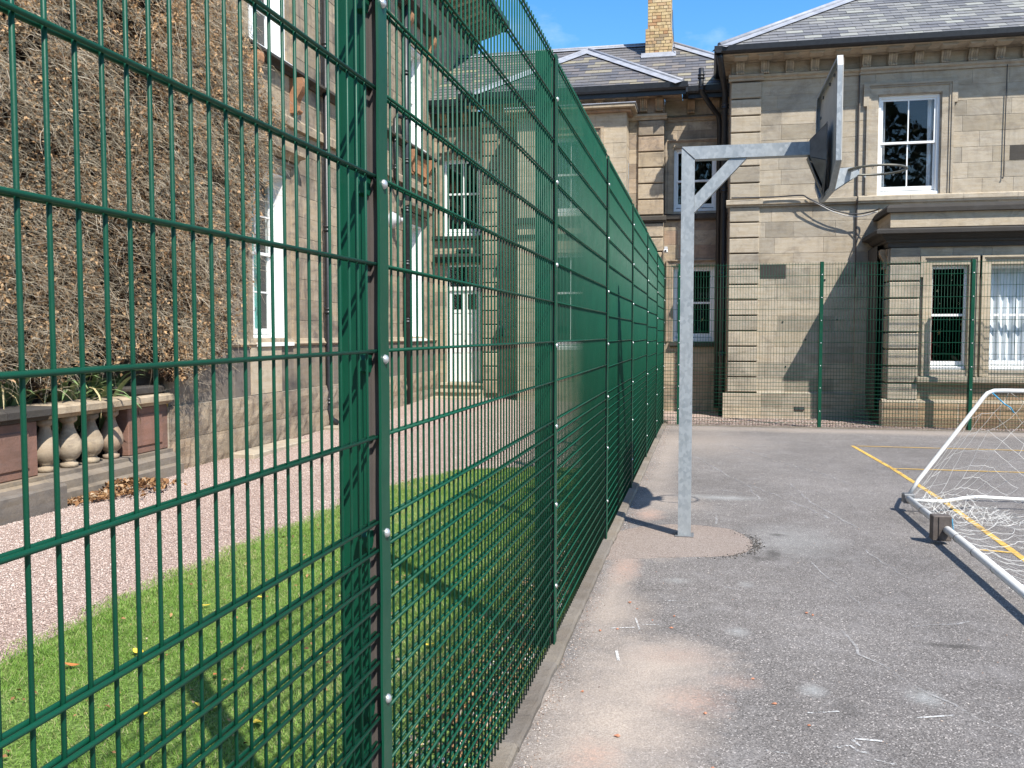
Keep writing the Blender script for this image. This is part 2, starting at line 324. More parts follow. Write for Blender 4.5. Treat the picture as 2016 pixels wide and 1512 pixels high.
def m_asphalt():
    t = NT('worn_asphalt')
    g = t.voro(170, 'Color'); bw = t.n.new('ShaderNodeRGBToBW'); t.l.new(g, bw.inputs[0])
    big = t.noise(0.55, 6, 0.65)
    base = t.mix(t.ramp(big, [(0.35, 0.0), (0.7, 1.0)]), (0.150, 0.136, 0.126), (0.218, 0.198, 0.183))
    agg = t.ramp(bw.outputs[0], [(0.0, 0.28), (0.42, 0.78), (0.62, 1.0), (0.80, 1.25), (0.91, 2.7)])
    c = t.mix(1.0, base, agg, 'MULTIPLY')
    sp = t.noise(75, 4, 0.78); c = t.mix(t.ramp(sp, [(0.60, 0.0), (0.68, 0.8)]), c, (0.42, 0.40, 0.375))
    sp2 = t.noise(70, 3, 0.75, vec=t.map(t.pos, (1, 1, 1), (5, 3, 1))); c = t.mix(t.ramp(sp2, [(0.61, 0.0), (0.70, 0.9)]), c, (0.045, 0.042, 0.04))
    med = t.noise(4, 6, 0.7); c = t.mix(t.ramp(med, [(0.5, 0.0), (0.8, 0.4)]), c, (0.33, 0.31, 0.30))
    # sandy brick dust lying on the surface
    dust = t.mix(t.ramp(t.noise(120, 4, 0.8), [(0.35, 0.0), (0.62, 1.0)]), (0.27, 0.22, 0.18), (0.50, 0.42, 0.35)); orange = t.mix(t.ramp(t.noise(60, 5, 0.8), [(0.38, 0.0), (0.60, 1.0)]), (0.29, 0.23, 0.19), (0.50, 0.31, 0.23))
    for (x, y, rx, ry, so, am) in [(-0.20, 4.42, 0.46, 0.52, 0.95, 0.9), (-0.36, 3.65, 0.52, 0.95, 0.95, 0.95), (-0.45, 5.2, 0.25, 0.6, 0.95, 0.5), (-0.2, 4.0, 0.2, 0.15, 0.9, 0.5), (-0.40, 6.95, 0.42, 0.5, 0.8, 0.6), (-0.35, 8.9, 0.5, 0.7, 0.95, 0.45),
                                   (-0.1, 14.5, 1.3, 2.6, 0.95, 0.4), (3.0, 16.6, 6.0, 0.6, 0.9, 0.5), (-0.55, 5.6, 0.16, 1.5, 0.9, 0.6), (-0.5, 12.0, 0.3, 4.5, 0.95, 0.55)]:
        c = t.mix(blob(t, x, y, rx, ry, so, am), c, dust)
    for (x, y, rx, ry, so, am) in [(-0.03, 3.98, 0.20, 0.22, 0.95, 0.5), (-0.40, 3.35, 0.13, 0.22, 0.95, 0.6), (0.16, 4.25, 0.16, 0.12, 0.9, 0.30), (-0.52, 6.25, 0.13, 0.50, 0.95, 0.6), (-0.48, 8.25, 0.18, 0.35, 0.95, 0.7), (-0.12, 4.55, 0.28, 0.18, 1.0, 0.3)]:
        c = t.mix(blob(t, x, y, rx, ry, so, am), c, orange)
    for (x, y, rx, ry, am) in [(0.50, 4.22, 0.075, 0.10, 0.55), (0.98, 4.24, 0.10, 0.12, 0.5), (0.20, 5.0, 0.08, 0.1, 0.45), (0.28, 6.0, 0.07, 0.1, 0.3), (0.2, 9.3, 0.5, 0.2, 0.5), (0.7, 7.4, 0.5, 0.9, 0.25), (-0.16, 6.0, .12, .1, .35)]:
        c = t.mix(blob(t, x, y, rx, ry, 0.9, am), c, (0.38, 0.385, 0.37))
    for (x, y, rx, ry, am) in [(0.62, 4.02, 0.09, 0.14, 0.55), (1.28, 5.0, 0.22, 0.05, 0.75), (0.52, 6.9, 0.08, 0.28, 0.7), (0.40, 6.75, 0.1, 0.12, 0.6), (0.60, 7.6, 0.09, 0.08, 0.7), (1.0, 6.9, 0.8, 0.5, 0.12)]:
        c = t.mix(blob(t, x, y, rx, ry, 0.9, am, 0.9), c, (0.055, 0.05, 0.045))
    ag = t.voro(60, 'Distance'); ac = t.ramp(ag, [(0.06, 0.8), (0.16, 0.0)]); c = t.mix(t.math('MULTIPLY', ac, t.ramp(t.noise(11, 5, 0.7), [(0.48, 0.0), (0.62, 1.0)])), c, (0.40, 0.37, 0.34))
    h = t.math('ADD', t.math('MULTIPLY', bw.outputs[0], 0.7), t.noise(90, 4, 0.7))
    nb = t.bump(h, 0.7, 0.006); nb = t.bump(t.noise(2.5, 4), 0.15, 0.02, nb)
    return t.fin(c, 0.88, 0, nb, 0.3)
M_ASPH = m_asphalt()

def m_gravel(name, a, b, cc, scale=75):
    t = NT(name); v = t.voro(scale, 'Color'); bw = t.n.new('ShaderNodeRGBToBW'); t.l.new(v, bw.inputs[0])
    c = t.ramp(bw.outputs[0], [(0.1, tuple(x * 0.55 for x in a)), (0.35, a), (0.6, b), (0.9, cc)])
    c = t.mix(t.ramp(t.noise(1.2, 5, 0.6), [(0.4, 0.0), (0.75, 0.4)]), c, (0.75, 0.68, 0.62), 'MULTIPLY')
    d = t.voro(scale, 'Distance'); nb = t.bump(t.math('SUBTRACT', 1.0, d), 0.9, 0.012)
    return t.fin(c, 0.9, 0, nb, 0.2)
M_GRAVEL = m_gravel('pink_gravel', (0.35, 0.26, 0.22), (0.43, 0.33, 0.28), (0.51, 0.41, 0.355))
M_EARTH = m_gravel('soil', (0.10, 0.075, 0.05), (0.13, 0.10, 0.07), (0.16, 0.125, 0.09), 40)
M_LAWNB = m_gravel('lawn_soil', (0.09, 0.14, 0.03), (0.12, 0.19, 0.045), (0.16, 0.23, 0.06), 60)
M_KERB = m_stone('concrete_edging', [(0.0, (0.22, 0.195, 0.165)), (0.5, (0.26, 0.225, 0.185)), (1.0, (0.19, 0.17, 0.15))], soot=0.6, grain=2.0)
M_PAD = m_gravel('pink_concrete', (0.34, 0.275, 0.235), (0.39, 0.32, 0.275), (0.47, 0.40, 0.35), 160)

def m_rnd(name, stops, rough=0.8, trans=0.0, spec=0.3):
    t = NT(name); c = t.ramp(t.attr('rnd'), stops)
    if trans:
        t.set(t.b.inputs['Base Color'], c); tl = t.n.new('ShaderNodeBsdfTranslucent'); t.l.new(c, tl.inputs[0])
        mx = t.n.new('ShaderNodeMixShader'); mx.inputs[0].default_value = trans; t.b.inputs['Roughness'].default_value = rough; t.b.inputs['Specular IOR Level'].default_value = spec
        t.l.new(t.b.outputs[0], mx.inputs[1]); t.l.new(tl.outputs[0], mx.inputs[2]); t.l.new(mx.outputs[0], t.out.inputs[0]); return t.m
    return t.fin(c, rough, 0, None, spec)
M_GRASS = m_rnd('grass_blades', [(0, (0.11, 0.21, 0.03)), (0.3, (0.17, 0.31, 0.045)), (0.6, (0.25, 0.39, 0.08)), (0.82, (0.34, 0.42, 0.13)), (0.93, (0.42, 0.40, 0.19)), (1.0, (0.50, 0.42, 0.25))], 0.6, 0.35)
M_PEB = m_rnd('gravel_stones', [(0, (0.30, 0.215, 0.18)), (0.3, (0.40, 0.30, 0.25)), (0.6, (0.49, 0.39, 0.335)), (0.85, (0.57, 0.475, 0.415)), (1.0, (0.43, 0.39, 0.36))], 0.9)
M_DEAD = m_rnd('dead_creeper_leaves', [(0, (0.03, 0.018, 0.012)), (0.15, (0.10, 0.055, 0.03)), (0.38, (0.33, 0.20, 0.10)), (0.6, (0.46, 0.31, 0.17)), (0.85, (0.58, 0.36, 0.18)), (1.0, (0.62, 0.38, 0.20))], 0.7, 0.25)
M_TWIG = m_rnd('dry_twigs', [(0, (0.20, 0.155, 0.105)), (0.35, (0.42, 0.345, 0.245)), (0.7, (0.58, 0.50, 0.375)), (1.0, (0.72, 0.65, 0.53))], 0.85)
M_LITTER = m_rnd('leaf_litter', [(0, (0.10, 0.05, 0.025)), (0.4, (0.24, 0.12, 0.05)), (0.8, (0.38, 0.22, 0.10)), (1.0, (0.45, 0.36, 0.25))], 0.8, 0.1)
M_TREE = m_rnd('tree_leaves', [(0, (0.018, 0.032, 0.012)), (1.0, (0.04, 0.065, 0.02))], 0.8, 0.05)
M_STRAP = m_simple('strappy_leaf', (0.17, 0.24, 0.10), 0.45, 0, 0.35, 5)
M_STRAPD = m_simple('dry_strappy_leaf', (0.45, 0.36, 0.18), 0.6, 0, 0.25, 5)
M_BARK = m_simple('bark', (0.10, 0.08, 0.06), 0.95, 0, 0.3, 6, 0.5, 30)
M_YLEAF = m_simple('yellow_leaf', (0.68, 0.50, 0.05), 0.6, 0, 0.2, 20)
M_OLEAF = m_simple('orange_brown_leaf', (0.48, 0.17, 0.05), 0.6, 0, 0.3, 20)
M_RUST = m_simple('rusty_brown_steel', (0.095, 0.078, 0.068), 0.7, 0.15, 0.4, 14, 0.4, 60)
M_GOAL = m_simple('white_goal_paint', (0.74, 0.73, 0.69), 0.38, 0, 0.08, 9)
M_NET = m_simple('white_net_cord', (0.56, 0.55, 0.52), 0.9, 0, 0.1, 9)
M_ORANGE = m_simple('orange_brick_fragment', (0.40, 0.17, 0.095), 0.9, 0, 0.3, 40)

def m_paint(name, c, lo, hi, sc_=35):
    """worn paint: shows the asphalt through where it has gone"""
    t = NT(name); tr = t.n.new('ShaderNodeBsdfTransparent'); mx = t.n.new('ShaderNodeMixShader')
    f = t.ramp(t.math('ADD', t.math('MULTIPLY', t.noise(sc_, 5, 0.75), 0.6), t.math('MULTIPLY', t.noise(3, 4), 0.4)), [(lo, 0.0), (hi, 1.0)])
    t.set(t.b.inputs['Base Color'], c); t.b.inputs['Roughness'].default_value = 0.8
    t.l.new(f, mx.inputs[0]); t.l.new(tr.outputs[0], mx.inputs[1]); t.l.new(t.b.outputs[0], mx.inputs[2]); t.l.new(mx.outputs[0], t.out.inputs[0]); return t.m
M_YLINE = m_paint('worn_yellow_paint', (0.58, 0.36, 0.075), 0.38, 0.50)
M_CHALK = m_paint('chalk', (0.60, 0.59, 0.57), 0.45, 0.57, 80)
M_SCUFF = m_paint('scuff', (0.36, 0.345, 0.33), 0.44, 0.64, 45)

# ---------------------------------------------------------------- ground
def sstep(a, b, x):
    t = np.clip((x - a) / (b - a), 0, 1); return t * t * (3 - 2 * t)
def hgt(x, y):
    hr = -0.007 * (np.clip(y, -10, 18) - 4.5)
    hl = 0.02 * np.clip(y - 11.0, 0, 8.5)
    w = sstep(-3.2, -0.9, x)
    return hl * (1 - w) + hr * w
def H(x, y): return float(hgt(np.float64(x), np.float64(y)))
def sheet(name, mat, x0, x1, y0, y1, step, dz, mask=None, kind='structure', bumpy=0.0):
    nx = int(round((x1 - x0) / step)) + 1; ny = int(round((y1 - y0) / step)) + 1
    X, Y = np.meshgrid(np.linspace(x0, x1, nx), np.linspace(y0, y1, ny)); Z = hgt(X, Y) + dz
    if bumpy: Z = Z + bumpy * (np.sin(X * 3.1 + Y * 1.3) + np.sin(Y * 2.3 - X * 1.9)) * 0.5
    v = np.stack([X.ravel(), Y.ravel(), Z.ravel()], 1); i = np.arange(nx * ny).reshape(ny, nx)
    f = np.stack([i[:-1, :-1].ravel(), i[:-1, 1:].ravel(), i[1:, 1:].ravel(), i[1:, :-1].ravel()], 1)
    if mask is not None:
        c = v[f].mean(1); f = f[mask(c[:, 0], c[:, 1])]
    return tag(npmesh(name, v, f, mat, nside=4), kind=kind)
g = MB(); g.add([(-600, -600, -0.35), (600, -600, -0.35), (600, 900, -0.35), (-600, 900, -0.35)], [(0, 1, 2, 3)])
tag(g.build('ground', M_EARTH, recalc=False), kind='structure')
sheet('asphalt_court', M_ASPH, -0.69, 34.0, -16.0, 17.04, 0.51, 0.0)
sheet('gravel_path', M_GRAVEL, -12.0, -0.69, -10.0, 26.0, 0.35, -0.012)
sheet('gravel_strip', M_GRAVEL, -0.69, 34.0, 17.04, 26.0, 0.5, -0.008)
sheet('soil_bed', M_EARTH, -10.0, -6.3, 3.0, 9.3, 0.45, 0.25)
LAWN = [(-16, -3.1), (0, -3.3), (3.0, -3.38), (3.785, -3.414), (5.2, -3.50), (6.06, -3.45), (7.4, -3.37), (8.29, -3.34), (9.23, -3.19), (9.9, -2.95), (10.2, -2.84), (10.5, -2.45), (10.77, -2.09), (10.9, -1.4), (10.95, -0.8)]
def lawn_edge(y):
    return np.interp(y, [p[0] for p in LAWN], [p[1] for p in LAWN])
LV = []
ys = np.concatenate([np.linspace(-12, 3, 20), np.linspace(3.2, 10.95, 60)])
us = np.linspace(0, 1, 9)
rows = [[(float(lawn_edge(y) * (1 - u) + (-0.755) * u)) for u in us] for y in ys]
v = np.array([(rows[j][i], ys[j], H(rows[j][i], ys[j]) + (0.012 if i > 0 else -0.014)) for j in range(len(ys)) for i in range(9)])
f = np.array([(j * 9 + i, j * 9 + i + 1, (j + 1) * 9 + i + 1, (j + 1) * 9 + i) for j in range(len(ys) - 1) for i in range(8)])
tag(npmesh('lawn', v, f, M_LAWNB, nside=4), kind='structure')

# grass blades: nobody could count them
def grass():
    n = 420000
    y = 1.0 + (10.95 - 1.0) * rs.rand(n) ** 0.9
    e = lawn_edge(y) + 0.03 * np.sin(y * 9) + 0.02 * np.sin(y * 23) + 0.045 * rs.randn(n)
    x = e + (-0.95 - e) * rs.rand(n)
    # thin, worn strip next to the fence and along the path edge
    keep = rs.rand(n) < np.clip((-0.98 - x) / 0.35 + 0.1 * rs.rand(n), 0, 1)
    patch = np.sin(x * 5.1 + 1.3 * np.sin(y * 2.1)) * np.sin(y * 3.7 + x)
    keep &= rs.rand(n) < 0.8 + 0.25 * patch
    x, y = x[keep], y[keep]; n = len(x)
    z = hgt(x, y) + 0.008
    a = rs.rand(n) * 2 * np.pi; h = 0.012 + 0.016 * rs.rand(n); w = 0.0035 + 0.002 * rs.rand(n)
    la = rs.rand(n) * 2 * np.pi; ln = h * (0.3 + 0.9 * rs.rand(n))
    dx, dy = np.cos(a) * w / 2, np.sin(a) * w / 2
    b0 = np.stack([x - dx, y - dy, z], 1); b1 = np.stack([x + dx, y + dy, z], 1); tp = np.stack([x + np.cos(la) * ln, y + np.sin(la) * ln, z + h], 1)
    v = np.stack([b0, b1, tp], 1).reshape(-1, 3); f = np.arange(3 * n).reshape(n, 3)
    cn = 0.5 + 0.22 * np.sin(x * 2.3 + 1.7 * np.sin(y * 1.1)) * np.sin(y * 1.9) + 0.10 * np.sin(x * 13) * np.sin(y * 11)
    r = np.clip(cn + 0.2 * rs.randn(n) + 0.14 * np.sin(x * 31 + 3 * np.sin(y * 17)) * np.sin(y * 27 + 2 * np.sin(x * 19)), 0, 0.93); r[rs.rand(n) < 0.07] = 0.97; h_mul = 1
    near = np.clip((x + 1.7) / 0.7, 0, 1); r = np.clip(r + near * 0.25 * rs.rand(n), 0, 1)
    o = npmesh('grass', v, f, M_GRASS, rnd=r); tag(o, 'short green lawn grass between the mesh fence and the gravel path', 'grass', kind='stuff')
grass()

OCT = np.array([(1, 0, 0), (0, 1, 0), (-1, 0, 0), (0, -1, 0), (0, 0, 1), (0, 0, -1)], float)
OCF = np.array([(0, 1, 4), (1, 2, 4), (2, 3, 4), (3, 0, 4), (1, 0, 5), (2, 1, 5), (3, 2, 5), (0, 3, 5)])
def pebbles(name, x, y, z, size, mat, rnd, flat=0.6):
    n = len(x); v = OCT[None] * (1 + 0.35 * rs.randn(n, 6, 1)); sc3 = size[:, None, None] * np.stack([1 + 0.3 * rs.randn(n), 1 + 0.3 * rs.randn(n), flat * np.ones(n)], 1)[:, None, :]
    v = v * sc3; a = rs.rand(n) * 6.28; ca, sa = np.cos(a)[:, None], np.sin(a)[:, None]
    vx = v[..., 0] * ca - v[..., 1] * sa; vy = v[..., 0] * sa + v[..., 1] * ca
    v = np.stack([vx + x[:, None], vy + y[:, None], v[..., 2] + z[:, None]], 2).reshape(-1, 3)
    f = (OCF[None] + (np.arange(n) * 6)[:, None, None]).reshape(-1, 3)
    return npmesh(name, v, f, mat, rnd=np.repeat(rnd, 8))
n = 110000
y = 3.4 + 12.5 * rs.rand(n) ** 1.25; e = np.where(y < 10.95, lawn_edge(np.minimum(y, 10.95)), -0.8); x = -6.25 + (e + 6.25) * rs.rand(n)
tag(pebbles('gravel_stones', x, y, hgt(x, y) - 0.009, 0.0045 + 0.0045 * rs.rand(n), M_PEB, np.clip(rs.rand(n) * 0.8 + 0.12 * np.sin(x * 2.1 + np.sin(y)) + 0.05, 0, 1)), 'loose pink gravel stones lying on the path by the house', 'gravel', kind='stuff')
n = 9000
y = 17.1 + 1.9 * rs.rand(n); x = -0.6 + 8 * rs.rand(n)
tag(pebbles('gravel_stones', x, y, hgt(x, y) - 0.004, 0.010 + 0.008 * rs.rand(n), M_PEB, rs.rand(n)), 'loose gravel stones lying between the back fence and the bay', 'gravel', kind='stuff')
# grit at the court edge and under the fence
n = 5600
y = 2.2 + 14.8 * rs.rand(n) ** 1.1; x = -0.672 + np.abs(rs.randn(n)) * 0.055 * (1 + 1.2 * np.clip(np.sin(y * 1.7) * np.sin(y * 0.63 + 1), 0, 1))
M_GRIT = m_rnd('grit', [(0, (0.10, 0.08, 0.07)), (0.4, (0.36, 0.24, 0.18)), (0.7, (0.46, 0.38, 0.32)), (1.0, (0.60, 0.56, 0.52))], 0.9)
tag(pebbles('grit', x, y, hgt(x, y) + 0.0015, 0.0014 + 0.0042 * rs.rand(n) ** 4, M_GRIT, rs.rand(n)), 'loose grit and sand gathered along the court edging', 'grit', kind='stuff')
n = 2600
y = 2.6 + 14 * rs.rand(n); x = -0.6 + 3.6 * rs.rand(n)
tag(pebbles('grit', x, y, hgt(x, y) + 0.001, 0.0015 + 0.004 * rs.rand(n) ** 4, M_GRIT, rs.rand(n)), 'small stones scattered over the grey asphalt court', 'grit', kind='stuff')
n = 3500
y = 1.4 + 9.5 * rs.rand(n); x = -0.80 - np.abs(rs.randn(n)) * 0.16
tag(pebbles('rubble', x, y, hgt(x, y) + 0.010, 0.006 + 0.014 * rs.rand(n) ** 2, M_GRIT, rs.rand(n)), 'pale rubble and stones on the bare strip under the fence', 'rubble', kind='stuff')

def leaf_cards(name, c, size, nrm, mat, rnd, parent=None, curl=0.35):
    """4-corner folded leaves; c (n,3) centres"""
    n = len(c); nrm = nrm / np.linalg.norm(nrm, axis=1, keepdims=True)
    t = rs.randn(n, 3); t -= nrm * (t * nrm).sum(1, keepdims=True); t /= np.linalg.norm(t, axis=1, keepdims=True); b = np.cross(nrm, t)
    s = size[:, None]
    p0 = c - t * s; p2 = c + t * s; p1 = c + b * s * 0.6 + nrm * s * curl; p3 = c - b * s * 0.6 + nrm * s * curl
    v = np.stack([p0, p1, p2, p3], 1).reshape(-1, 3); k = np.arange(n) * 4
    f = np.concatenate([np.stack([k, k + 1, k + 2], 1), np.stack([k, k + 2, k + 3], 1)])
    return npmesh(name, v, f, mat, parent, rnd=np.concatenate([rnd, rnd]))
n = 1500
y = 1.5 + 7 * rs.rand(n); x = -0.82 - np.abs(rs.randn(n)) * 0.2
tag(leaf_cards('leaf_litter', np.stack([x, y, hgt(x, y) + 0.02], 1), 0.010 + 0.016 * rs.rand(n), np.stack([rs.randn(n) * .4, rs.randn(n) * .4, np.ones(n)], 1), M_LITTER, rs.rand(n)), 'brown leaf litter lying along the foot of the fence', 'leaf litter', kind='stuff')
n = 700
y = 2.5 + 8 * rs.rand(n); x = -3.2 + 2.3 * rs.rand(n)
tag(leaf_cards('leaf_litter', np.stack([x, y, hgt(x, y) + 0.035], 1), 0.006 + 0.010 * rs.rand(n), np.stack([rs.randn(n) * .5, rs.randn(n) * .5, np.ones(n)], 1), M_LITTER, rs.rand(n)), 'tiny brown leaf scraps scattered in the lawn', 'leaf litter', kind='stuff')
n = 900
y = 7.3 + 1.5 * rs.rand(n); x = -5.95 + 0.3 * np.abs(rs.randn(n)) * np.exp(-((y - 8.2) / 0.6) ** 2)
tag(leaf_cards('leaf_litter', np.stack([x, y, hgt(x, y) + 0.02 + 0.10 * rs.rand(n) * np.exp(-((y - 8.25) / 0.35) ** 2)], 1), 0.02 + 0.02 * rs.rand(n), rs.randn(n, 3) + np.array([0, 0, 1]), M_LITTER, rs.rand(n)), 'heap of brown dead leaves at the foot of the balustrade', 'leaf heap', kind='stuff')

def big_leaf(x, y, size, rz, mat, label, thin=0.45):
    size *= 1.3
    m = MB(); pts = []
    N = 6
    for i in range(N + 1):
        u = i / N; w = thin * size * math.sin(math.pi * min(1, u * 0.98 + 0.02)) ** 0.8 * 0.5; zz = 0.25 * size * (u - 0.5) ** 2 * 2
        pts += [(u * size - size / 2, -w, zz + 0.15 * w), (u * size - size / 2, 0, zz), (u * size - size / 2, w, zz + 0.2 * w)]
    fs = []
    for i in range(N):
        a = i * 3; fs += [(a, a + 3, a + 4, a + 1), (a + 1, a + 4, a + 5, a + 2)]
    m.add(pts, fs, True)
    o = m.build('fallen_leaf', mat, None, T(x, y, H(x, y) + 0.034) @ Matrix.Rotation(rz, 4, 'Z') @ Matrix.Rotation(0.25, 4, 'Y'), recalc=False)
    tag(o, label, 'leaf', 'fallen leaves on the lawn')
for a in [(-2.05, 3.40, 0.075, 0.4, M_YLEAF, 'large bright yellow leaf fallen on the lawn near the lower left corner', 0.5),
          (-1.76, 3.30, 0.07, 2.2, M_YLEAF, 'pale curled yellow leaf on the lawn below the largest yellow leaf', 0.4),
          (-2.62, 4.95, 0.06, 0.1, M_YLEAF, 'narrow yellow leaf lying flat on the lawn near the gravel edge', 0.3),
          (-2.85, 4.72, 0.07, 0.9, M_YLEAF, 'thin curled yellow green leaf next to the gravel edge of the lawn', 0.2),
          (-1.85, 4.10, 0.045, 1.2, M_YLEAF, 'small yellow leaf in the middle of the lawn', 0.8),
          (-2.75, 3.95, 0.045, 0.0, M_YLEAF, 'round yellow leaf on the left part of the lawn', 0.9),
          (-2.10, 5.60, 0.055, 2.0, M_YLEAF, 'cream coloured fallen leaf on the far part of the lawn', 0.5),
          (-1.40, 3.75, 0.06, 1.5, M_OLEAF, 'orange brown leaf on the lawn left of the nearest post', 0.7),
          (-2.95, 3.72, 0.055, 0.6, M_OLEAF, 'rust coloured leaf on the lawn at the left edge', 0.5),
          (-2.2, 3.75, 0.05, 2.6, M_OLEAF, 'small brown leaf standing on edge in the left lawn', 0.5),
          (-2.28, 3.28, 0.05, 1.0, M_YLEAF, 'small curled straw coloured leaf left of the large yellow leaf', 0.5),
          (-1.35, 4.35, 0.05, 2.9, M_YLEAF, 'yellow leaf close to the fence beside the nearest post', 0.6)]:
    big_leaf(*a)

# concrete edging stones along the fence foot
ke = thing('kerb_edging', 'narrow worn concrete edging running along the foot of the long fence', 'kerb', (-0.72, 3, 0))
yy = 0.6; k = 0
while yy < 17.0:
    L = 0.91; m = MB(); jit = R.uniform(-0.006, 0.006); tl = R.uniform(-0.008, 0.008)
    c0 = len(m.v); nseg = 12; vs_ = []
    for q in range(nseg + 1):
        yq = yy + 0.004 + (L - 0.008) * q / nseg; j1 = R.uniform(-.004, .004); j2 = R.uniform(-.005, .003)
        vs_ += [(-0.765 + jit, yq, -0.3), (-0.765 + jit, yq, 0.026 + j2), (-0.755 + jit, yq, 0.034 + j2), (-0.688 + jit + j1, yq, 0.033 + j2), (-0.676 + jit + j1, yq, 0.022 + j2), (-0.672 + jit + j1, yq, -0.3)]
    m.add(vs_, [(q * 6 + w_, q * 6 + (w_ + 1) % 6, (q + 1) * 6 + (w_ + 1) % 6, (q + 1) * 6 + w_) for q in range(nseg) for w_ in range(6)] + [(5, 4, 3, 2, 1, 0), tuple(nseg * 6 + w_ for w_ in range(6))])
    m.build('edging_stone', M_KERB, ke, T(0, 0, H(-0.7, yy + L / 2) + tl * 0.5))
    yy += L
tag(MB().box(-0.72, 17.06, -0.3, 30, 17.16, 0.02 - 0.09).build('kerb', M_KERB), kind='structure')

# pad of pink concrete round the hoop post
PADP = [(-0.69, 6.45), (-0.3, 6.62), (0.0, 6.70), (0.2, 6.78), (0.33, 6.9), (0.38, 7.1), (0.38, 7.3), (0.33, 7.55), (0.22, 7.75), (0.0, 7.84), (-0.25, 7.85), (-0.5, 7.7), (-0.69, 7.45)]
def flatpoly(name, poly, dz, mat, thick=0.012, jit=0.012):
    P = []
    for i, (x, y) in enumerate(poly):
        x2, y2 = poly[(i + 1) % len(poly)]
        for k in range(4):
            u = k / 4; P.append((x + (x2 - x) * u + R.uniform(-jit, jit) * (x > -0.68), y + (y2 - y) * u + R.uniform(-jit, jit)))
    cx = sum(p[0] for p in P) / len(P); cy = sum(p[1] for p in P) / len(P); n = len(P)
    vs = [(x, y, H(x, y) + dz) for x, y in P] + [(cx, cy, H(cx, cy) + dz)] + [(x, y, H(x, y) + dz - thick) for x, y in P]
    fs = [(i, (i + 1) % n, n) for i in range(n)] + [(i, n + 1 + i, n + 1 + (i + 1) % n, (i + 1) % n) for i in range(n)]
    return MB().add(vs, fs).build(name, mat)
tag(flatpoly('concrete_pad', PADP, 0.003, M_PAD), kind='structure')
n = 620
a = -0.25 + 0.55 * rs.randn(n); rr = 1 + 0.07 * rs.randn(n)
x = 0.0 + 0.42 * rr * np.cos(a); y = 7.22 + 0.55 * rr * np.sin(a)
M_DGRIT = m_rnd('dark_grit', [(0, (0.03, 0.03, 0.03)), (0.6, (0.09, 0.08, 0.07)), (0.9, (0.2, 0.17, 0.14)), (1, (0.5, 0.47, 0.44))], 0.9)
tag(pebbles('broken_asphalt', x, y, hgt(x, y) + 0.004, 0.002 + 0.006 * rs.rand(n) ** 2, M_DGRIT, rs.rand(n)), 'dark crumbled asphalt round the edge of the concrete pad', 'rubble', kind='stuff')

def strip(name, pts, w, mat, dz=0.004, jit=0.0):
    """flat painted line following the ground"""
    P = []
    for (x0, y0), (x1, y1) in zip(pts[:-1], pts[1:]):
        L = math.hypot(x1 - x0, y1 - y0); n = max(1, int(L / 0.12))
        for k in range(n): P.append((x0 + (x1 - x0) * k / n, y0 + (y1 - y0) * k / n))
    P.append(pts[-1])
    if jit: P = [(x + R.uniform(-jit, jit), y + R.uniform(-jit, jit)) for x, y in P]
    vs = []; fs = []
    for i, (x, y) in enumerate(P):
        a = P[max(0, i - 1)]; b = P[min(len(P) - 1, i + 1)]; tx, ty = b[0] - a[0], b[1] - a[1]; l = math.hypot(tx, ty) or 1; nx, ny = -ty / l, tx / l
        for s in (-1, 1):
            X, Y = x + nx * w / 2 * s, y + ny * w / 2 * s; vs.append((X, Y, H(X, Y) + dz))
    fs = [(2 * i, 2 * i + 1, 2 * i + 3, 2 * i + 2) for i in range(len(P) - 1)]
    return tag(MB().add(vs, fs).build(name, mat, recalc=False), kind='structure')
strip('court_line', [(2.20, 14.32), (2.30, 11.8), (2.33, 9.5), (2.29, 7.15), (2.26, 4.5), (2.2, 1.0)], 0.055, M_YLINE)
strip('court_line', [(2.26, 14.29), (9.0, 14.1)], 0.05, M_YLINE, 0.006)
strip('court_line', [(2.28, 11.86), (9.0, 11.8)], 0.05, M_YLINE, 0.006)
strip('court_line', [(2.05, 7.36), (2.26, 7.32)], 0.05, M_YLINE, 0.006)
for pts, w in [([(-0.21, 5.50), (-0.09, 5.55)], 0.014), ([(0.52, 3.62), (0.57, 3.66), (0.60, 3.62), (0.64, 3.60)], 0.016), ([(0.60, 3.72), (0.70, 3.73)], 0.014), ([(0.60, 3.72), (0.61, 3.66)], 0.014), ([(0.64, 3.55), (0.72, 3.52)], 0.014),
               ([(-0.32, 5.0), (-0.22, 5.02)], 0.012), ([(-0.48, 4.9), (-0.36, 4.95)], 0.014), ([(-0.36, 5.12), (-0.33, 4.9)], 0.01), ([(0.9, 4.0), (1.05, 4.05)], 0.012), ([(0.45, 3.95), (0.58, 4.0)], 0.012), ([(0.25, 3.55), (0.33, 3.53)], 0.012), ([(0.14, 5.9), (0.25, 5.85)], 0.012), ([(0.05, 3.3), (0.08, 3.22), (0.06, 3.16)], 0.02), ([(-0.42, 4.55), (-0.40, 4.40)], 0.014)]:
    strip('chalk_mark', pts, w, M_CHALK, 0.004, 0.008)
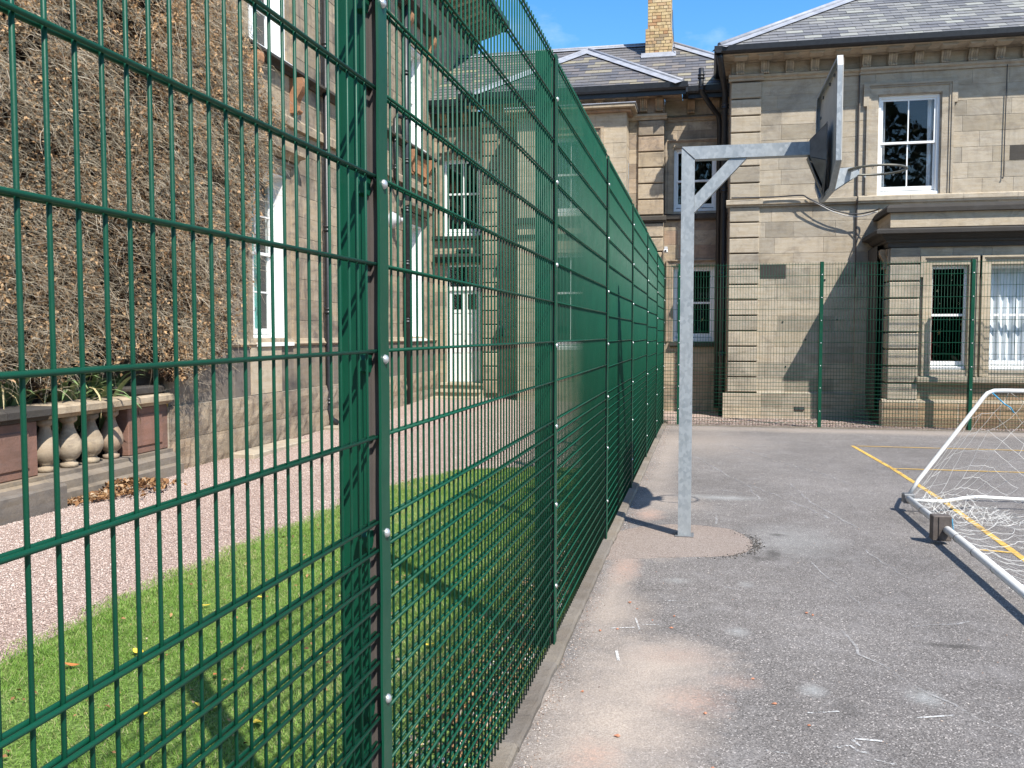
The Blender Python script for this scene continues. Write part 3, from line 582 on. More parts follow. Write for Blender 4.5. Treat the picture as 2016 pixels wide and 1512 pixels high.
for pts, w in [([(-0.1, 12.5), (0.35, 10.6), (0.5, 10.0), (0.55, 9.2)], 0.022), ([(0.35, 10.6), (0.9, 9.1), (1.1, 8.4)], 0.03), ([(0.0, 9.9), (0.5, 9.5)], 0.03), ([(0.95, 10.4), (1.05, 9.1), (1.3, 8.0)], 0.022), ([(0.75, 5.15), (0.78, 4.75), (0.95, 4.45), (1.12, 4.05), (1.3, 3.85)], 0.016), ([(0.75, 6.7), (0.9, 6.0), (0.95, 5.5)], 0.014),
               ([(1.15, 5.3), (1.5, 5.45)], 0.02), ([(0.7, 13), (1.4, 11.2), (1.6, 10.4)], 0.02), ([(0.1, 7.9), (0.12, 8.3)], 0.02), ([(1.2, 7.2), (1.35, 6.4)], 0.014), ([(1.6, 15.6), (2.6, 15.5)], 0.03), ([(0.4, 14), (0.9, 12.5)], 0.03)]:
    strip('scuff_mark', pts, w, M_SCUFF, 0.003, 0.02)
# loose orange brick crumbs on the court
for i, (x, y, s) in enumerate([(-0.42, 5.42, .016), (-0.37, 5.3, .01), (0.60, 5.42, .02), (-0.16, 4.98, .012), (0.24, 4.3, .012), (0.32, 4.02, .014), (0.02, 3.85, .013), (-0.32, 3.55, .016), (-0.52, 3.98, .014), (0.05, 3.35, .016), (0.03, 3.2, .02), (-0.27, 5.1, .01), (-0.15, 5.2, .013), (-0.45, 4.9, .01), (0.44, 3.82, .014), (0.63, 5.39, .014), (-0.54, 4.85, .014)]):
    m = MB(); vv = [tuple(np.array(p) * s * 0.72 * R.uniform(.5, 1.4) * np.array([1.2, 1, .6])) for p in OCT]; m.add(vv, [tuple(q) for q in OCF])
    tag(m.build('brick_crumb', M_ORANGE, None, T(x, y, H(x, y) + s * .35) @ Matrix.Rotation(R.uniform(0, 6), 4, 'Z')), 'small loose orange brick crumb lying on the asphalt', 'brick crumb', 'orange brick crumbs on the court')

# ---------------------------------------------------------------- mesh fences
ZH = [1.18 + 0.2 * k for k in range(10)] + [1.18 - 0.0667 * k for k in range(1, 17)]   # heights of the double wires
def rod(L, r, n, axis):
    m = MB(); p = [(0, 0, 0), (0, 0, L)] if axis == 'z' else [(0, 0, 0), (0, L, 0)]
    m.tube(p, r, n); return m
FX = -0.748
me_v = rod(2.98, 0.0033, 8, 'z').mesh('vertical_wire', M_GREEN)
me_h = rod(2.50, 0.0040, 8, 'y').mesh('horizontal_wire', M_GREEN)
def post_mesh():
    m = MB()   # section: X depth 0.098, Y 0.06, folded profile with steps (local origin at front centre)
    sec = [(0, -0.030), (-0.012, -0.030), (-0.014, -0.026), (-0.062, -0.026), (-0.064, -0.030), (-0.073, -0.030), (-0.073, 0.030), (-0.062, 0.030), (-0.060, 0.026), (-0.014, 0.026), (-0.012, 0.030), (0, 0.030)]
    m.prism(sec, -0.3, 3.02, 'z'); return m
me_post = post_mesh().mesh('fence_post', M_GREEN); fix_normals(me_post)
def bolt_mesh():
    m = MB(); prof = [(0.0115, 0), (0.0115, 0.002), (0.0095, 0.006), (0.006, 0.009), (0.002, 0.0095)]
    n = 12; vs = [(z, r * math.cos(6.2832 * j / n), r * math.sin(6.2832 * j / n)) for r, z in prof for j in range(n)]
    fs = [(i * n + j, i * n + (j + 1) % n, (i + 1) * n + (j + 1) % n, (i + 1) * n + j) for i in range(4) for j in range(n)] + [tuple(4 * n + j for j in range(n))]
    m.add(vs, fs, True); return m
me_bolt = bolt_mesh().mesh('bolt', M_ZINC); fix_normals(me_bolt)
def clip_mesh():
    m = MB(); m.prism([(-0.052, -0.016), (-0.030, -0.020), (-0.022, -0.006), (-0.022, 0.020), (-0.045, 0.022), (-0.052, 0.010)], -0.030, -0.006, 'x'); return m
me_clip = clip_mesh().mesh('clip', M_GREEN); fix_normals(me_clip)
BZ = [0.33, 0.75, 1.15, 1.56, 1.965, 2.375, 2.785]
def bar_obj(parent, M, bow):
    m = MB(); N = 24
    for s0 in (0,):
        vs = []; 
        for i in range(N + 1):
            z = 0.03 + 2.97 * i / N; b = bow * math.sin(z * 7.66) ** 2 * 0.002
            for (x, yv) in ((0.0112 + b, -0.030), (0.0165 + b, -0.0285), (0.0165 + b, 0.0285), (0.0112 + b, 0.030)): vs.append((x, yv, z))
        fs = []
        for i in range(N):
            for j in range(4): fs.append((i * 4 + j, i * 4 + (j + 1) % 4, (i + 1) * 4 + (j + 1) % 4, (i + 1) * 4 + j))
        fs += [(3, 2, 1, 0), (N * 4, N * 4 + 1, N * 4 + 2, N * 4 + 3)]
        m.add(vs, fs)
    return m.build('clamp_bar', M_GREEN, parent, M)
def fence_post(parent, M, clips=True):
    p = obj('post', me_post, parent, M @ T(-0.0135, 0, 0))
    bar_obj(p, M, 1.0)
    MB().box(-0.0133, -0.029, 0.02, -0.0112, 0.028, 3.0).box(-0.0111, -0.012, 0.03, 0.0110, 0.004, 2.98).build('rubber_strip', M_RUBBER, p, M)
    for z in BZ:
        obj('bolt', me_bolt, p, M @ T(0.0168, 0, z))
        if clips: obj('clip', me_clip, p, M @ T(0, 0, z - 0.01))
fence = thing('mesh_fence', 'tall green double wire fence running away from the camera along the court edge', 'fence', (FX, 2.007, 0))
DZ = [0, 0, 0, -0.02, -0.035, -0.06, -0.10, -0.14]
PY = [-0.503 + 2.51 * k for k in range(0, 8)]
for k, py in enumerate(PY):
    dz = DZ[k]
    fence_post(fence, T(FX, py, dz), k < 4)
    if k == 7: break
    y0 = py + 0.012; L = 2.487; nw = 49
    zt = T(0, 0, dz)
    if k <= 1:
        pn = bpy.data.objects.new('mesh_panel', None); place(pn, T(FX, y0, dz), fence)
        for i in range(nw):
            yv = y0 + (0.004 if k == 0 else 0.034) + i * 0.0505
            obj('vertical_wire', me_v, pn, T(FX, yv, dz + 0.035))
        for z in ZH:
            for s in (-1, 1):
                o = obj('horizontal_wire', me_h, pn, T(FX + s * 0.0068, y0, dz + z - (0.012 if k == 0 else 0)) @ Matrix.Rotation(0.0048 if k == 0 else 0, 4, 'X'))
    else:
        if k == 2:
            pn = bpy.data.objects.new('mesh_panel', None); place(pn, T(FX, y0, dz), fence)
            for i in range(nw):
                obj('vertical_wire', me_v, pn, T(FX, y0 + 0.018 + i * 0.0505, dz + 0.035))
            for z in ZH:
                for s in (-1, 1): obj('horizontal_wire', me_h, pn, T(FX + s * 0.0068, y0, dz + z))
        else:
            m = MB()
            for i in range(nw): m.tube([(FX, y0 + 0.018 + i * 0.0505, dz + 0.035), (FX, y0 + 0.018 + i * 0.0505, dz + 3.015)], 0.0034, 6)
            for z in ZH:
                for s in (-1, 1): m.tube([(FX + s * 0.0068, y0, dz + z), (FX + s * 0.0068, y0 + 2.48, dz + z)], 0.004, 6)
            tag(m.build('mesh_panel', M_GREEN, fence), kind='stuff')

# back fence: bars face the court (-Y)
bf = thing('mesh_fence', 'green wire fence standing across the far end of the court before the stone wing', 'fence', (2.05, 17.1, 0))
RB = Matrix.Rotation(-math.pi / 2, 4, 'Z')       # local +X -> -Y
for k, px in enumerate([-0.46, 2.05, 4.56, 7.07]):
    fence_post(bf, T(px, 17.1, H(px, 17.1) - 0.02) @ RB, False)
for k, px in enumerate([-0.74, -0.46, 2.05, 4.56]):
    x1 = [-0.46, 2.05, 4.56, 7.07][k]; m = MB(); b = -0.115; y0 = 17.112
    nn = int((x1 - px - 0.02) / 0.0505)
    for i in range(nn): m.tube([(px + 0.03 + i * 0.0505, y0, b + 0.035), (px + 0.03 + i * 0.0505, y0, b + 3.015)], 0.0030, 5)
    for z in ZH:
        for s in (-1, 1): m.tube([(px + 0.01, y0 + s * 0.0065, b + z), (x1 - 0.01, y0 + s * 0.0065, b + z)], 0.0038, 5)
    tag(m.build('mesh_panel', M_GREEN, bf), kind='stuff')

# ---------------------------------------------------------------- masonry helpers
# a wall frame: local x runs along the wall, local y runs into the wall, local z up
def F_front(Y): return T(0, Y, 0)                                             # faces -Y, x = world X
def F_east(X): return T(X, 0, 0) @ Matrix.Rotation(math.pi / 2, 4, 'Z')       # faces +X, x = world Y
def F_west(X): return T(X, 0, 0) @ Matrix.Rotation(-math.pi / 2, 4, 'Z')      # faces -X, x = -world Y
BC = {}
def block_mesh(w, h, mat, ch=0.004, depth=0.05, name='stone', rock=0):
    key = (round(w, 2), round(h, 3), mat.name, ch, depth, rock)
    if key in BC: return BC[key]
    w, h = key[0], key[1]; m = MB(); g = 0.003
    x0, x1, z0, z1 = g, w - g, g, h - g
    if not rock:
        vs = [(x0, ch, z0), (x1, ch, z0), (x1, ch, z1), (x0, ch, z1), (x0 + ch, 0, z0 + ch), (x1 - ch, 0, z0 + ch), (x1 - ch, 0, z1 - ch), (x0 + ch, 0, z1 - ch), (x0, depth, z0), (x1, depth, z0), (x1, depth, z1), (x0, depth, z1)]
        fs = [(4, 5, 6, 7), (0, 1, 5, 4), (1, 2, 6, 5), (2, 3, 7, 6), (3, 0, 4, 7), (0, 8, 9, 1), (1, 9, 10, 2), (2, 10, 11, 3), (3, 11, 8, 0)]
        m.add(vs, fs)
    else:
        nx, nz = 9, 4; rr = random.Random(rock * 977 + int(w * 100)); vs = []
        for j in range(nz + 1):
            for i in range(nx + 1):
                e = i in (0, nx) or j in (0, nz)
                vs.append((x0 + (x1 - x0) * i / nx, 0.004 if e else -rr.uniform(0.002, 0.026), z0 + (z1 - z0) * j / nz))
        W = nx + 1
        fs = [(j * W + i, j * W + i + 1, (j + 1) * W + i + 1, (j + 1) * W + i) for j in range(nz) for i in range(nx)]
        m.add(vs, fs); m.add([(x0, 0.004, z0), (x1, 0.004, z0), (x1, 0.004, z1), (x0, 0.004, z1), (x0, depth, z0), (x1, depth, z0), (x1, depth, z1), (x0, depth, z1)], [(0, 4, 5, 1), (1, 5, 6, 2), (2, 6, 7, 3), (3, 7, 4, 0)])
    BC[key] = m.mesh(name, mat); return BC[key]

def grid_fill(m, a0, a1, z0, z1, ops, y0, y1):
    """solid wall as boxes around the openings"""
    xs = sorted({a0, a1, *[min(max(o[0], a0), a1) for o in ops], *[min(max(o[1], a0), a1) for o in ops]})
    for i in range(len(xs) - 1):
        xa, xb = xs[i], xs[i + 1]; xm = (xa + xb) / 2
        cuts = sorted([(max(o[2], z0), min(o[3], z1)) for o in ops if o[0] < xm < o[1]])
        z = z0
        for c0, c1 in cuts:
            if c0 > z + 1e-4: m.box(xa, y0, z, xb, y1, c0)
            z = max(z, c1)
        if z < z1 - 1e-4: m.box(xa, y0, z, xb, y1, z1)

def masonry(bld, M, a0, a1, z0, z1, ops=(), course=0.316, mat=None, lens=(0.55, 0.65, 0.8, 0.95, 1.1), core=None, skip=None, stuff_if=None, rock=False, core_y=0.006, thick=0.3, name='wall', ch=0.004, depth=0.05, first=None):
    cm = MB(); grid_fill(cm, a0, a1, z0, z1, ops, core_y, thick); w = cm.build(name, core or M_MORTAR, bld, M)
    nrow = max(1, int(round((z1 - z0) / course))); h = (z1 - z0) / nrow; extra = MB(); cnt = 0
    for r in range(nrow):
        zb = z0 + r * h; zt = zb + h
        segs = [(a0, a1)]
        for o in ops:
            if o[2] < zt - 0.03 and o[3] > zb + 0.03:
                ns = []
                for s0, s1 in segs:
                    if o[1] <= s0 or o[0] >= s1: ns.append((s0, s1)); continue
                    if o[0] > s0: ns.append((s0, o[0]))
                    if o[1] < s1: ns.append((o[1], s1))
                segs = ns
        for s0, s1 in segs:
            x = s0; fl = True
            while x < s1 - 0.02:
                L = R.choice(lens) * (R.uniform(0.4, 0.8) if fl and (first is None) else 1); fl = False
                L = round(L, 2)
                if s1 - (x + L) < 0.22: L = s1 - x
                L = max(0.03, L)
                zz0, zz1 = zb, zt
                # openings that cut only part of the course: trim the block
                for o in ops:
                    if o[0] < x + L / 2 < o[1]:
                        if o[3] <= zb + 0.03: zz0 = max(zz0, min(o[3], zb))
                        if o[2] >= zt - 0.03: zz1 = min(zz1, max(o[2], zt))
                px, pz = x + L / 2, (zz0 + zz1) / 2
                if skip and skip(px, pz): x += L; continue
                me = block_mesh(L, zz1 - zz0, mat, ch, depth, 'stone', (R.randint(1, 6) if rock else 0))
                dy = R.uniform(-0.0015, 0.0015)
                if stuff_if and stuff_if(px, pz):
                    Mv = T(x, dy, zz0); extra.add([Mv @ v_.co for v_ in me.vertices], [tuple(p.vertices) for p in me.polygons])
                else:
                    obj('stone', me, w, M @ T(x, dy, zz0)); cnt += 1
                x += L
    if extra.v: tag(extra.build('stones', mat, w, M, recalc=False), kind='stuff')
    return w

def quoins(bld, M, a0, a1, z0, z1, proud, mat, course=0.316, name='quoin_pilaster'):
    m = MB(); m.box(a0 + 0.03, -proud + 0.04, z0, a1 - 0.03, 0.05, z1); w = m.build(name, M_GROOVE, bld, M)
    n = max(1, int(round((z1 - z0) / course))); h = (z1 - z0) / n
    for i in range(n):
        b = MB(); c = 0.012; x0, x1, zA, zB = a0, a1, z0 + i * h + 0.013, z0 + (i + 1) * h - 0.013; y0, y1 = -proud, 0.04
        b.cbox(0, y0, 0, x1 - x0, y1, zB - zA, c)
        key = ('q', round(x1 - x0, 3), round(zB - zA, 3), round(proud, 3), mat.name)
        if key not in BC: BC[key] = b.mesh('stone', mat); fix_normals(BC[key])
        obj('stone', BC[key], w, M @ T(x0, R.uniform(-0.002, 0.002), zA))
    return w

def mould(bld, M, a0, a1, prof, mat, name='string_course', seg=0.0):
    """prof: list of (y, z); y negative = proud of the wall"""
    m = MB()
    if seg:
        n = max(1, int(round((a1 - a0) / seg))); 
        w = None
        for i in range(n):
            b = MB(); b.prism(prof, a0 + (a1 - a0) * i / n + 0.002, a0 + (a1 - a0) * (i + 1) / n - 0.002, 'x')
            if w is None: w = b.build(name, mat, bld, M)
            else: b.build('stone', mat, w, M)
        return w
    m.prism(prof, a0, a1, 'x'); return m.build(name, mat, bld, M)

def window(bld, M, a0, a1, z0, z1, nx=1, ny=1, rail=None, curtain=None, cmat=None, y=0.13, frame=0.05, room=True, sill_h=0.07, st=0.042):
    """white sash window: box frame, two sashes, panes, bars"""
    m = MB(); fr = frame
    m.cbox(a0, y, z0, a0 + fr, y + 0.12, z1, 0.004); m.cbox(a1 - fr, y, z0, a1, y + 0.12, z1, 0.004)
    m.box(a0 + fr, y + 0.004, z1 - fr, a1 - fr, y + 0.12, z1 - 0.001)
    m.prism([(y - 0.03, z0), (y - 0.03, z0 + sill_h * 0.6), (y + 0.12, z0 + sill_h), (y + 0.12, z0)], a0 + 0.0, a1 - 0.0, 'x')
    zr = rail if rail is not None else (z0 + z1) / 2
    for (s0, s1, yy) in ((zr - 0.02, z1 - fr, y + 0.03), (z0 + sill_h, zr + 0.02, y + 0.065)):
        m.box(a0 + fr, yy, s0, a0 + fr + st, yy + 0.03, s1); m.box(a1 - fr - st, yy, s0, a1 - fr, yy + 0.03, s1)
        m.box(a0 + fr + st, yy, s0, a1 - fr - st, yy + 0.03, s0 + (0.042 if s0 > z0 + 0.2 else 0.075)); m.box(a0 + fr + st, yy, s1 - 0.042, a1 - fr - st, yy + 0.03, s1)
    w = m.build('window', M_WHITE, bld, M)
    for (s0, s1, yy) in ((zr + 0.022, z1 - fr - 0.042, y + 0.03), (z0 + sill_h + 0.075, zr - 0.022, y + 0.065)):
        x0, x1 = a0 + fr + st, a1 - fr - st; bw = 0.022
        for i in range(nx):
            for j in range(ny):
                xa, xb = x0 + (x1 - x0) * i / nx, x0 + (x1 - x0) * (i + 1) / nx; za, zb = s0 + (s1 - s0) * j / ny, s0 + (s1 - s0) * (j + 1) / ny
                MB().add([(xa, yy + 0.014, za), (xb, yy + 0.014, za), (xb, yy + 0.014, zb), (xa, yy + 0.014, zb)], [(0, 1, 2, 3)]).build('pane', M_GLASS, w, M, recalc=False)
        for i in range(1, nx): xa = x0 + (x1 - x0) * i / nx; MB().box(xa - bw / 2, yy + 0.002, s0, xa + bw / 2, yy + 0.026, s1).build('glazing_bar', M_WHITE, w, M)
        for j in range(1, ny): za = s0 + (s1 - s0) * j / ny; MB().box(x0, yy + 0.004, za - bw / 2, x1, yy + 0.024, za + bw / 2).build('glazing_bar', M_WHITE, w, M)
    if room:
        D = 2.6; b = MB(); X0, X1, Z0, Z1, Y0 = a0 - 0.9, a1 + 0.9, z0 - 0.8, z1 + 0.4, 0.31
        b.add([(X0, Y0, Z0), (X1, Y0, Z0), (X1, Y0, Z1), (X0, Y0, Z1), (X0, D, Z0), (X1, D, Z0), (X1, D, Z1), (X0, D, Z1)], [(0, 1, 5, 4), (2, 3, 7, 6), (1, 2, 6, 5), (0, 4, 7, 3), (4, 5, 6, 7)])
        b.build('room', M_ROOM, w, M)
    if curtain:
        for (c0, c1) in curtain:
            N = max(8, int((c1 - c0) * 60)); vs = []
            for i in range(N + 1):
                x = c0 + (c1 - c0) * i / N; yy = y + 0.22 + 0.030 * math.sin(x * 38 + 1.5 * math.sin(x * 7)) + 0.018 * math.sin(x * 15 + 1)
                vs += [(x, yy, z0 + 0.05), (x + 0.008 * math.sin(x * 9), yy + 0.01, (z0 + z1) / 2), (x, yy, z1 - 0.03)]
            fs = []
            for i in range(N):
                a = i * 3; fs += [(a, a + 3, a + 4, a + 1), (a + 1, a + 4, a + 5, a + 2)]
            MB().add(vs, fs, True).build('curtain', cmat or M_CURT, w, M, recalc=False)
    return w

def pipe(bld, name, pts, r, collars=(), mat=None, n=12, M=None):
    m = MB(); m.tube(pts, r, n); o = m.build(name, mat or M_IRON, bld, M)
    for (x, y, z) in collars:
        c = MB(); c.lathe([(r * 1.02, -0.05), (r * 1.32, -0.045), (r * 1.32, -0.02), (r * 1.12, -0.012), (r * 1.12, 0.012), (r * 1.32, 0.02), (r * 1.32, 0.045), (r * 1.02, 0.05)], x, y, z, n); c.build('collar', mat or M_IRON, o, M)
    return o

def slates(bld, deckname, origin, udir, vdir, poly, w, e, mat, budget, parts=True, th=0.008, seed=3):
    """slate courses on a plane: poly in (u, v) coords, first `budget` slates as objects, the rest joined"""
    u = Vector(udir).normalized(); v_ = Vector(vdir).normalized(); nrm = u.cross(v_); O = Vector(origin)
    if nrm.z < 0: nrm = -nrm
    Mp = Matrix(((u.x, v_.x, nrm.x, O.x), (u.y, v_.y, nrm.y, O.y), (u.z, v_.z, nrm.z, O.z), (0, 0, 0, 1)))
    def inside(a, b):
        c = False; j = len(poly) - 1
        for i in range(len(poly)):
            xi, yi = poly[i]; xj, yj = poly[j]
            if (yi > b) != (yj > b) and a < (xj - xi) * (b - yi) / (yj - yi) + xi: c = not c
            j = i
        return c
    deck = MB(); n = len(poly); deck.add([(a, b, -0.004) for a, b in poly] + [(a, b, -0.06) for a, b in poly], [tuple(range(n)), tuple(range(n, 2 * n))[::-1]] + [(i, (i + 1) % n, n + (i + 1) % n, n + i) for i in range(n)])
    d = deck.build(deckname, mat, bld, Mp)
    key = ('sl', w, e)
    if key not in BC:
        b = MB(); t = th; vs = [(-w / 2 + .003, 0, t * 2.0), (w / 2 - .003, 0, t * 2.0), (w / 2 - .003, e * 1.04, t * 0.5), (-w / 2 + .003, e * 1.04, t * 0.5), (-w / 2 + .003, 0, t * .6), (w / 2 - .003, 0, t * .6), (w / 2 - .003, e * 1.04, 0), (-w / 2 + .003, e * 1.04, 0)]
        b.add(vs, [(0, 1, 2, 3), (0, 4, 5, 1), (1, 5, 6, 2), (3, 7, 4, 0)]); BC[key] = b.mesh('slate', mat)
    me = BC[key]; ex = MB(); cnt = 0; rr = random.Random(seed)
    vmax = max(p[1] for p in poly); umin = min(p[0] for p in poly); umax = max(p[0] for p in poly)
    j = 0
    def span(v):
        xs = []
        for i in range(len(poly)):
            (xa, va), (xb, vb) = poly[i], poly[(i + 1) % len(poly)]
            if (va > v) != (vb > v): xs.append(xa + (xb - xa) * (v - va) / (vb - va))
        return (min(xs), max(xs)) if len(xs) >= 2 else None
    def smesh(l, r):
        b = MB(); t = th; g = .003
        vs = [(l + g, 0, t * 2.0), (r - g, 0, t * 2.0), (r - g, e * 1.04, t * 0.5), (l + g, e * 1.04, t * 0.5), (l + g, 0, t), (r - g, 0, t), (r - g, e * 1.04, 0), (l + g, e * 1.04, 0)]
        b.add(vs, [(0, 1, 2, 3), (0, 4, 5, 1), (1, 5, 6, 2), (3, 7, 4, 0)]); return b.mesh('slate', mat)
    while j * e < vmax:
        b0 = j * e; a = umin + (0.5 * w if j % 2 else 0) + rr.uniform(-.01, .01)
        sp_ = span(min(b0 + e * 1.0, vmax - 1e-4))
        while sp_ and a < umax + w:
            l = max(a - w / 2, sp_[0]); r = min(a + w / 2, sp_[1])
            if r - l > 0.03:
                full = r - l > w - 1e-4
                me1 = me if full else smesh(l - a, r - a)
                Ml = T(a, b0 + rr.uniform(-.007, .007), rr.uniform(0, .004)) @ Matrix.Rotation(rr.uniform(-.012, .012), 4, 'Z')
                if cnt < budget: obj('slate', me1, d, Mp @ Ml); cnt += 1
                else: ex.add([Ml @ q.co for q in me1.vertices], [tuple(p.vertices) for p in me1.polygons])
            a += w
        j += 1
    if ex.v: tag(ex.build('slates', mat, d, Mp, recalc=False), kind='stuff')
    return cnt

def surround(bld, M, a0, a1, z0, z1, w=0.20, mat=None, ears=0.05):
    """eared moulded architrave round an opening (head + two jambs), in stepped fascias"""
    m = MB()
    for (o0, o1, p) in ((w, w * 0.80, 0.062), (w * 0.80, w * 0.62, 0.040), (w * 0.62, 0.0, 0.018)):
        e = ears if o0 == w else (ears * 0.6 if o0 > w * 0.5 else 0)
        zt = z1 + o0; zt2 = z1 + o1; ez = z1 - 0.22
        # head
        m.box(a0 - o0 - e, -p, zt2, a1 + o0 + e, 0.03, zt)
        for s in (0, 1):
            xo = (a0 - o0) if s == 0 else (a1 + o0); xi = (a0 - o1) if s == 0 else (a1 + o1)
            lo, hi = min(xo, xi), max(xo, xi)
            m.box(lo, -p, z0, hi, 0.029, zt2 - 0.0005)
            if e:
                if s == 0: m.box(a0 - o0 - e, -p + 0.0005, ez, a0 - o0 - 0.0003, 0.0285, zt2 - 0.0008)
                else: m.box(a1 + o0 + 0.0003, -p + 0.0005, ez, a1 + o0 + e, 0.0285, zt2 - 0.0008)
    return m.build('window_surround', mat, bld, M)

def bracket_mesh(w, h, d, mat):
    """fluted scroll bracket: top at z = h, projecting to -d"""
    m = MB(); N = 8; nr = 4; rw = w / nr
    for k in range(nr):
        x0 = k * rw + 0.003; x1 = (k + 1) * rw - 0.003; P = []
        for i in range(N + 1):
            t_ = i / N; z = h * t_
            y = -(d * (0.58 + 0.42 * t_) + d * 0.20 * math.sin(t_ * math.pi * 2 + 2.9)); P.append((y, z))
        P += [(0.0, h), (0.0, 0.0)]
        m.prism(P, x0, x1, 'x')
        m.tube([(x0 - .001, -d * 0.62, h * 0.07), (x1 + .001, -d * 0.62, h * 0.07)], min(0.022, d * 0.2), 8)
    m.box(0.001, -d * 0.22, 0.03, w - 0.001, 0.01, h - 0.001)
    me = m.mesh('bracket', mat); fix_normals(me); return me

# ---------------------------------------------------------------- right wing with the bay
rb = thing('school_building', 'two storey buff sandstone wing with ground floor bay and grey slate hipped roof', 'building', (4.0, 19.1, -0.1))
XR = 10.6
W7 = (3.29, 4.42, 4.33, 6.27)
YA, YB = 19.15, 19.09
GZ = -0.15
# left part of the front wall
masonry(rb, F_front(YA), 0.95, 2.93, 0.40, 4.19, [], 0.316, M_STONE)
masonry(rb, F_front(YA), 0.95, 2.93, 4.32, 6.70, [], 0.3, M_STONE)
masonry(rb, F_front(YB), 2.93, XR, 4.32, 6.70, [W7, (7.6, 8.8, 4.33, 6.27)], 0.3, M_STONE, stuff_if=lambda x, z: x > 6.7)
masonry(rb, F_front(YB), 2.93, 3.75, 0.40, 4.19, [], 0.316, M_STONE)
masonry(rb, F_front(YB), 3.75, 7.4, 3.56, 4.19, [], 0.316, M_STONE)
masonry(rb, F_front(YB), 7.4, XR, 0.40, 4.19, [], 0.316, M_STONE, stuff_if=lambda x, z: True)
m = MB(); m.box(2.93, YB + 0.06, -0.3, XR, 19.45, 0.4); m.box(0.46, YA - 0.03, GZ - .2, 2.93, 19.45, 0.4); m.build('foundation', M_GROOVE, rb)
# west side wall, plain
MB().box(0.46, YA + 0.012, -0.3, 0.96, 24.0, 7.08).build('side_wall', M_STONE, rb)
# quoins
quoins(rb, F_front(YA), 0.47, 1.06, 0.42, 4.19, 0.075, M_STONE)
quoins(rb, F_front(YA), 0.47, 1.06, 4.33, 6.68, 0.075, M_STONE, 0.32)
# plinth
masonry(rb, F_front(YA - 0.10), 0.38, 1.14, GZ, 0.40, [], 0.28, M_STONE_PALE, name='plinth', thick=0.12, rock=False)
masonry(rb, F_front(YA - 0.05), 1.14, 2.93, GZ, 0.40, [(1.80, 1.99, 0.07, 0.14)], 0.28, M_STONE, name='plinth', thick=0.08)
masonry(rb, F_front(YB - 0.05), 2.93, 3.6, GZ, 0.40, [], 0.28, M_STONE, name='plinth', thick=0.08)
mould(rb, F_front(YA), 1.06, 2.93, [(0.02, 0.39), (-0.055, 0.39), (-0.05, 0.415), (0.0, 0.44), (0.02, 0.44)], M_STONE, 'plinth_cap')
# string course
sp = lambda z, d: [(0.02, z), (-d * 0.6, z), (-d * 0.65, z + 0.03), (-d, z + 0.045), (-d, z + 0.12), (-d * 0.5, z + 0.145), (0.02, z + 0.15)]
mould(rb, F_front(YA), 0.40, 1.12, sp(4.185, 0.15), M_STONE, seg=0.72)
mould(rb, F_front(YA), 1.12, 2.93, sp(4.19, 0.10), M_STONE, seg=0.9)
mould(rb, F_front(YB), 2.93, XR, sp(4.19, 0.10), M_STONE, seg=0.95)
# frieze string, frieze
mould(rb, F_front(YA), 0.42, 1.10, [(0.02, 6.70), (-0.09, 6.70), (-0.10, 6.74), (-0.15, 6.77), (-0.15, 6.81), (0.02, 6.84)], M_STONE, 'frieze_string')
mould(rb, F_front(YA), 1.10, 2.93, [(0.02, 6.70), (-0.03, 6.70), (-0.04, 6.74), (-0.09, 6.77), (-0.09, 6.81), (0.02, 6.84)], M_STONE, 'frieze_string')
mould(rb, F_front(YB), 2.93, XR, [(0.02, 6.70), (-0.03, 6.70), (-0.04, 6.74), (-0.09, 6.77), (-0.09, 6.81), (0.02, 6.84)], M_STONE, 'frieze_string')
masonry(rb, F_front(YA - 0.06), 0.48, 1.06, 6.838, 7.055, [], 0.37, M_STONE, name='frieze', lens=(0.58,), first=1)
masonry(rb, F_front(YA), 1.06, 2.93, 6.838, 7.055, [], 0.37, M_STONE, name='frieze', lens=(0.94,), first=1)
masonry(rb, F_front(YB), 2.93, XR, 6.838, 7.055, [], 0.37, M_STONE, name='frieze', lens=(0.95,), first=1, stuff_if=lambda x, z: x > 7)
me_br = bracket_mesh(0.165, 0.235, 0.12, M_STONE)
me_mut = MB().prism([(-0.15, 0.0), (0.15, 0.0), (0.115, -0.03), (-0.115, -0.03)], -0.32, -0.04, 'y').mesh('soffit_block', M_STONE); fix_normals(me_mut)
k = 0; x = 0.56
while x < XR - 0.2:
    yb_ = YA - 0.06 if x < 1.05 else (YA if x < 2.9 else YB)
    obj('bracket', me_br, rb, T(x, yb_, 6.822)); obj('soffit_block', me_mut, rb, T(x + 0.0825, YB - 0.10, 7.085)); x += 0.4785
for i in range(5): obj('soffit_block', me_mut, rb, T(0.60, 19.35 + i * 0.48, 7.085) @ Matrix.Rotation(-math.pi / 2, 4, 'Z'))
# eaves: soffit, fascia stone, gutter
mould(rb, F_front(19.15), 0.26, XR, [(0.1, 7.055), (-0.12, 7.055), (-0.12, 7.088), (-0.47, 7.088), (-0.47, 7.10), (-0.50, 7.115), (-0.50, 7.16), (0.1, 7.16)], M_STONE, 'cornice', seg=1.3)
MB().box(0.262, 19.26, 7.09, 0.60, 24, 7.158).build('cornice', M_STONE, rb)
gprof = [(z[0], z[1] - 0.25) for z in [(-0.495, 7.368), (-0.62, 7.368), (-0.655, 7.40), (-0.665, 7.50), (-0.65, 7.50), (-0.645, 7.42), (-0.495, 7.42)]]
mould(rb, F_front(19.15), 0.13, XR, gprof, M_IRON, 'gutter')
MB().prism([(x_, z_ - 0.25) for x_, z_ in [(0.26, 7.368), (0.17, 7.368), (0.135, 7.40), (0.125, 7.50), (0.14, 7.50), (0.145, 7.42), (0.26, 7.42)]], 18.49, 24.0, 'y').build('gutter', M_IRON, rb)
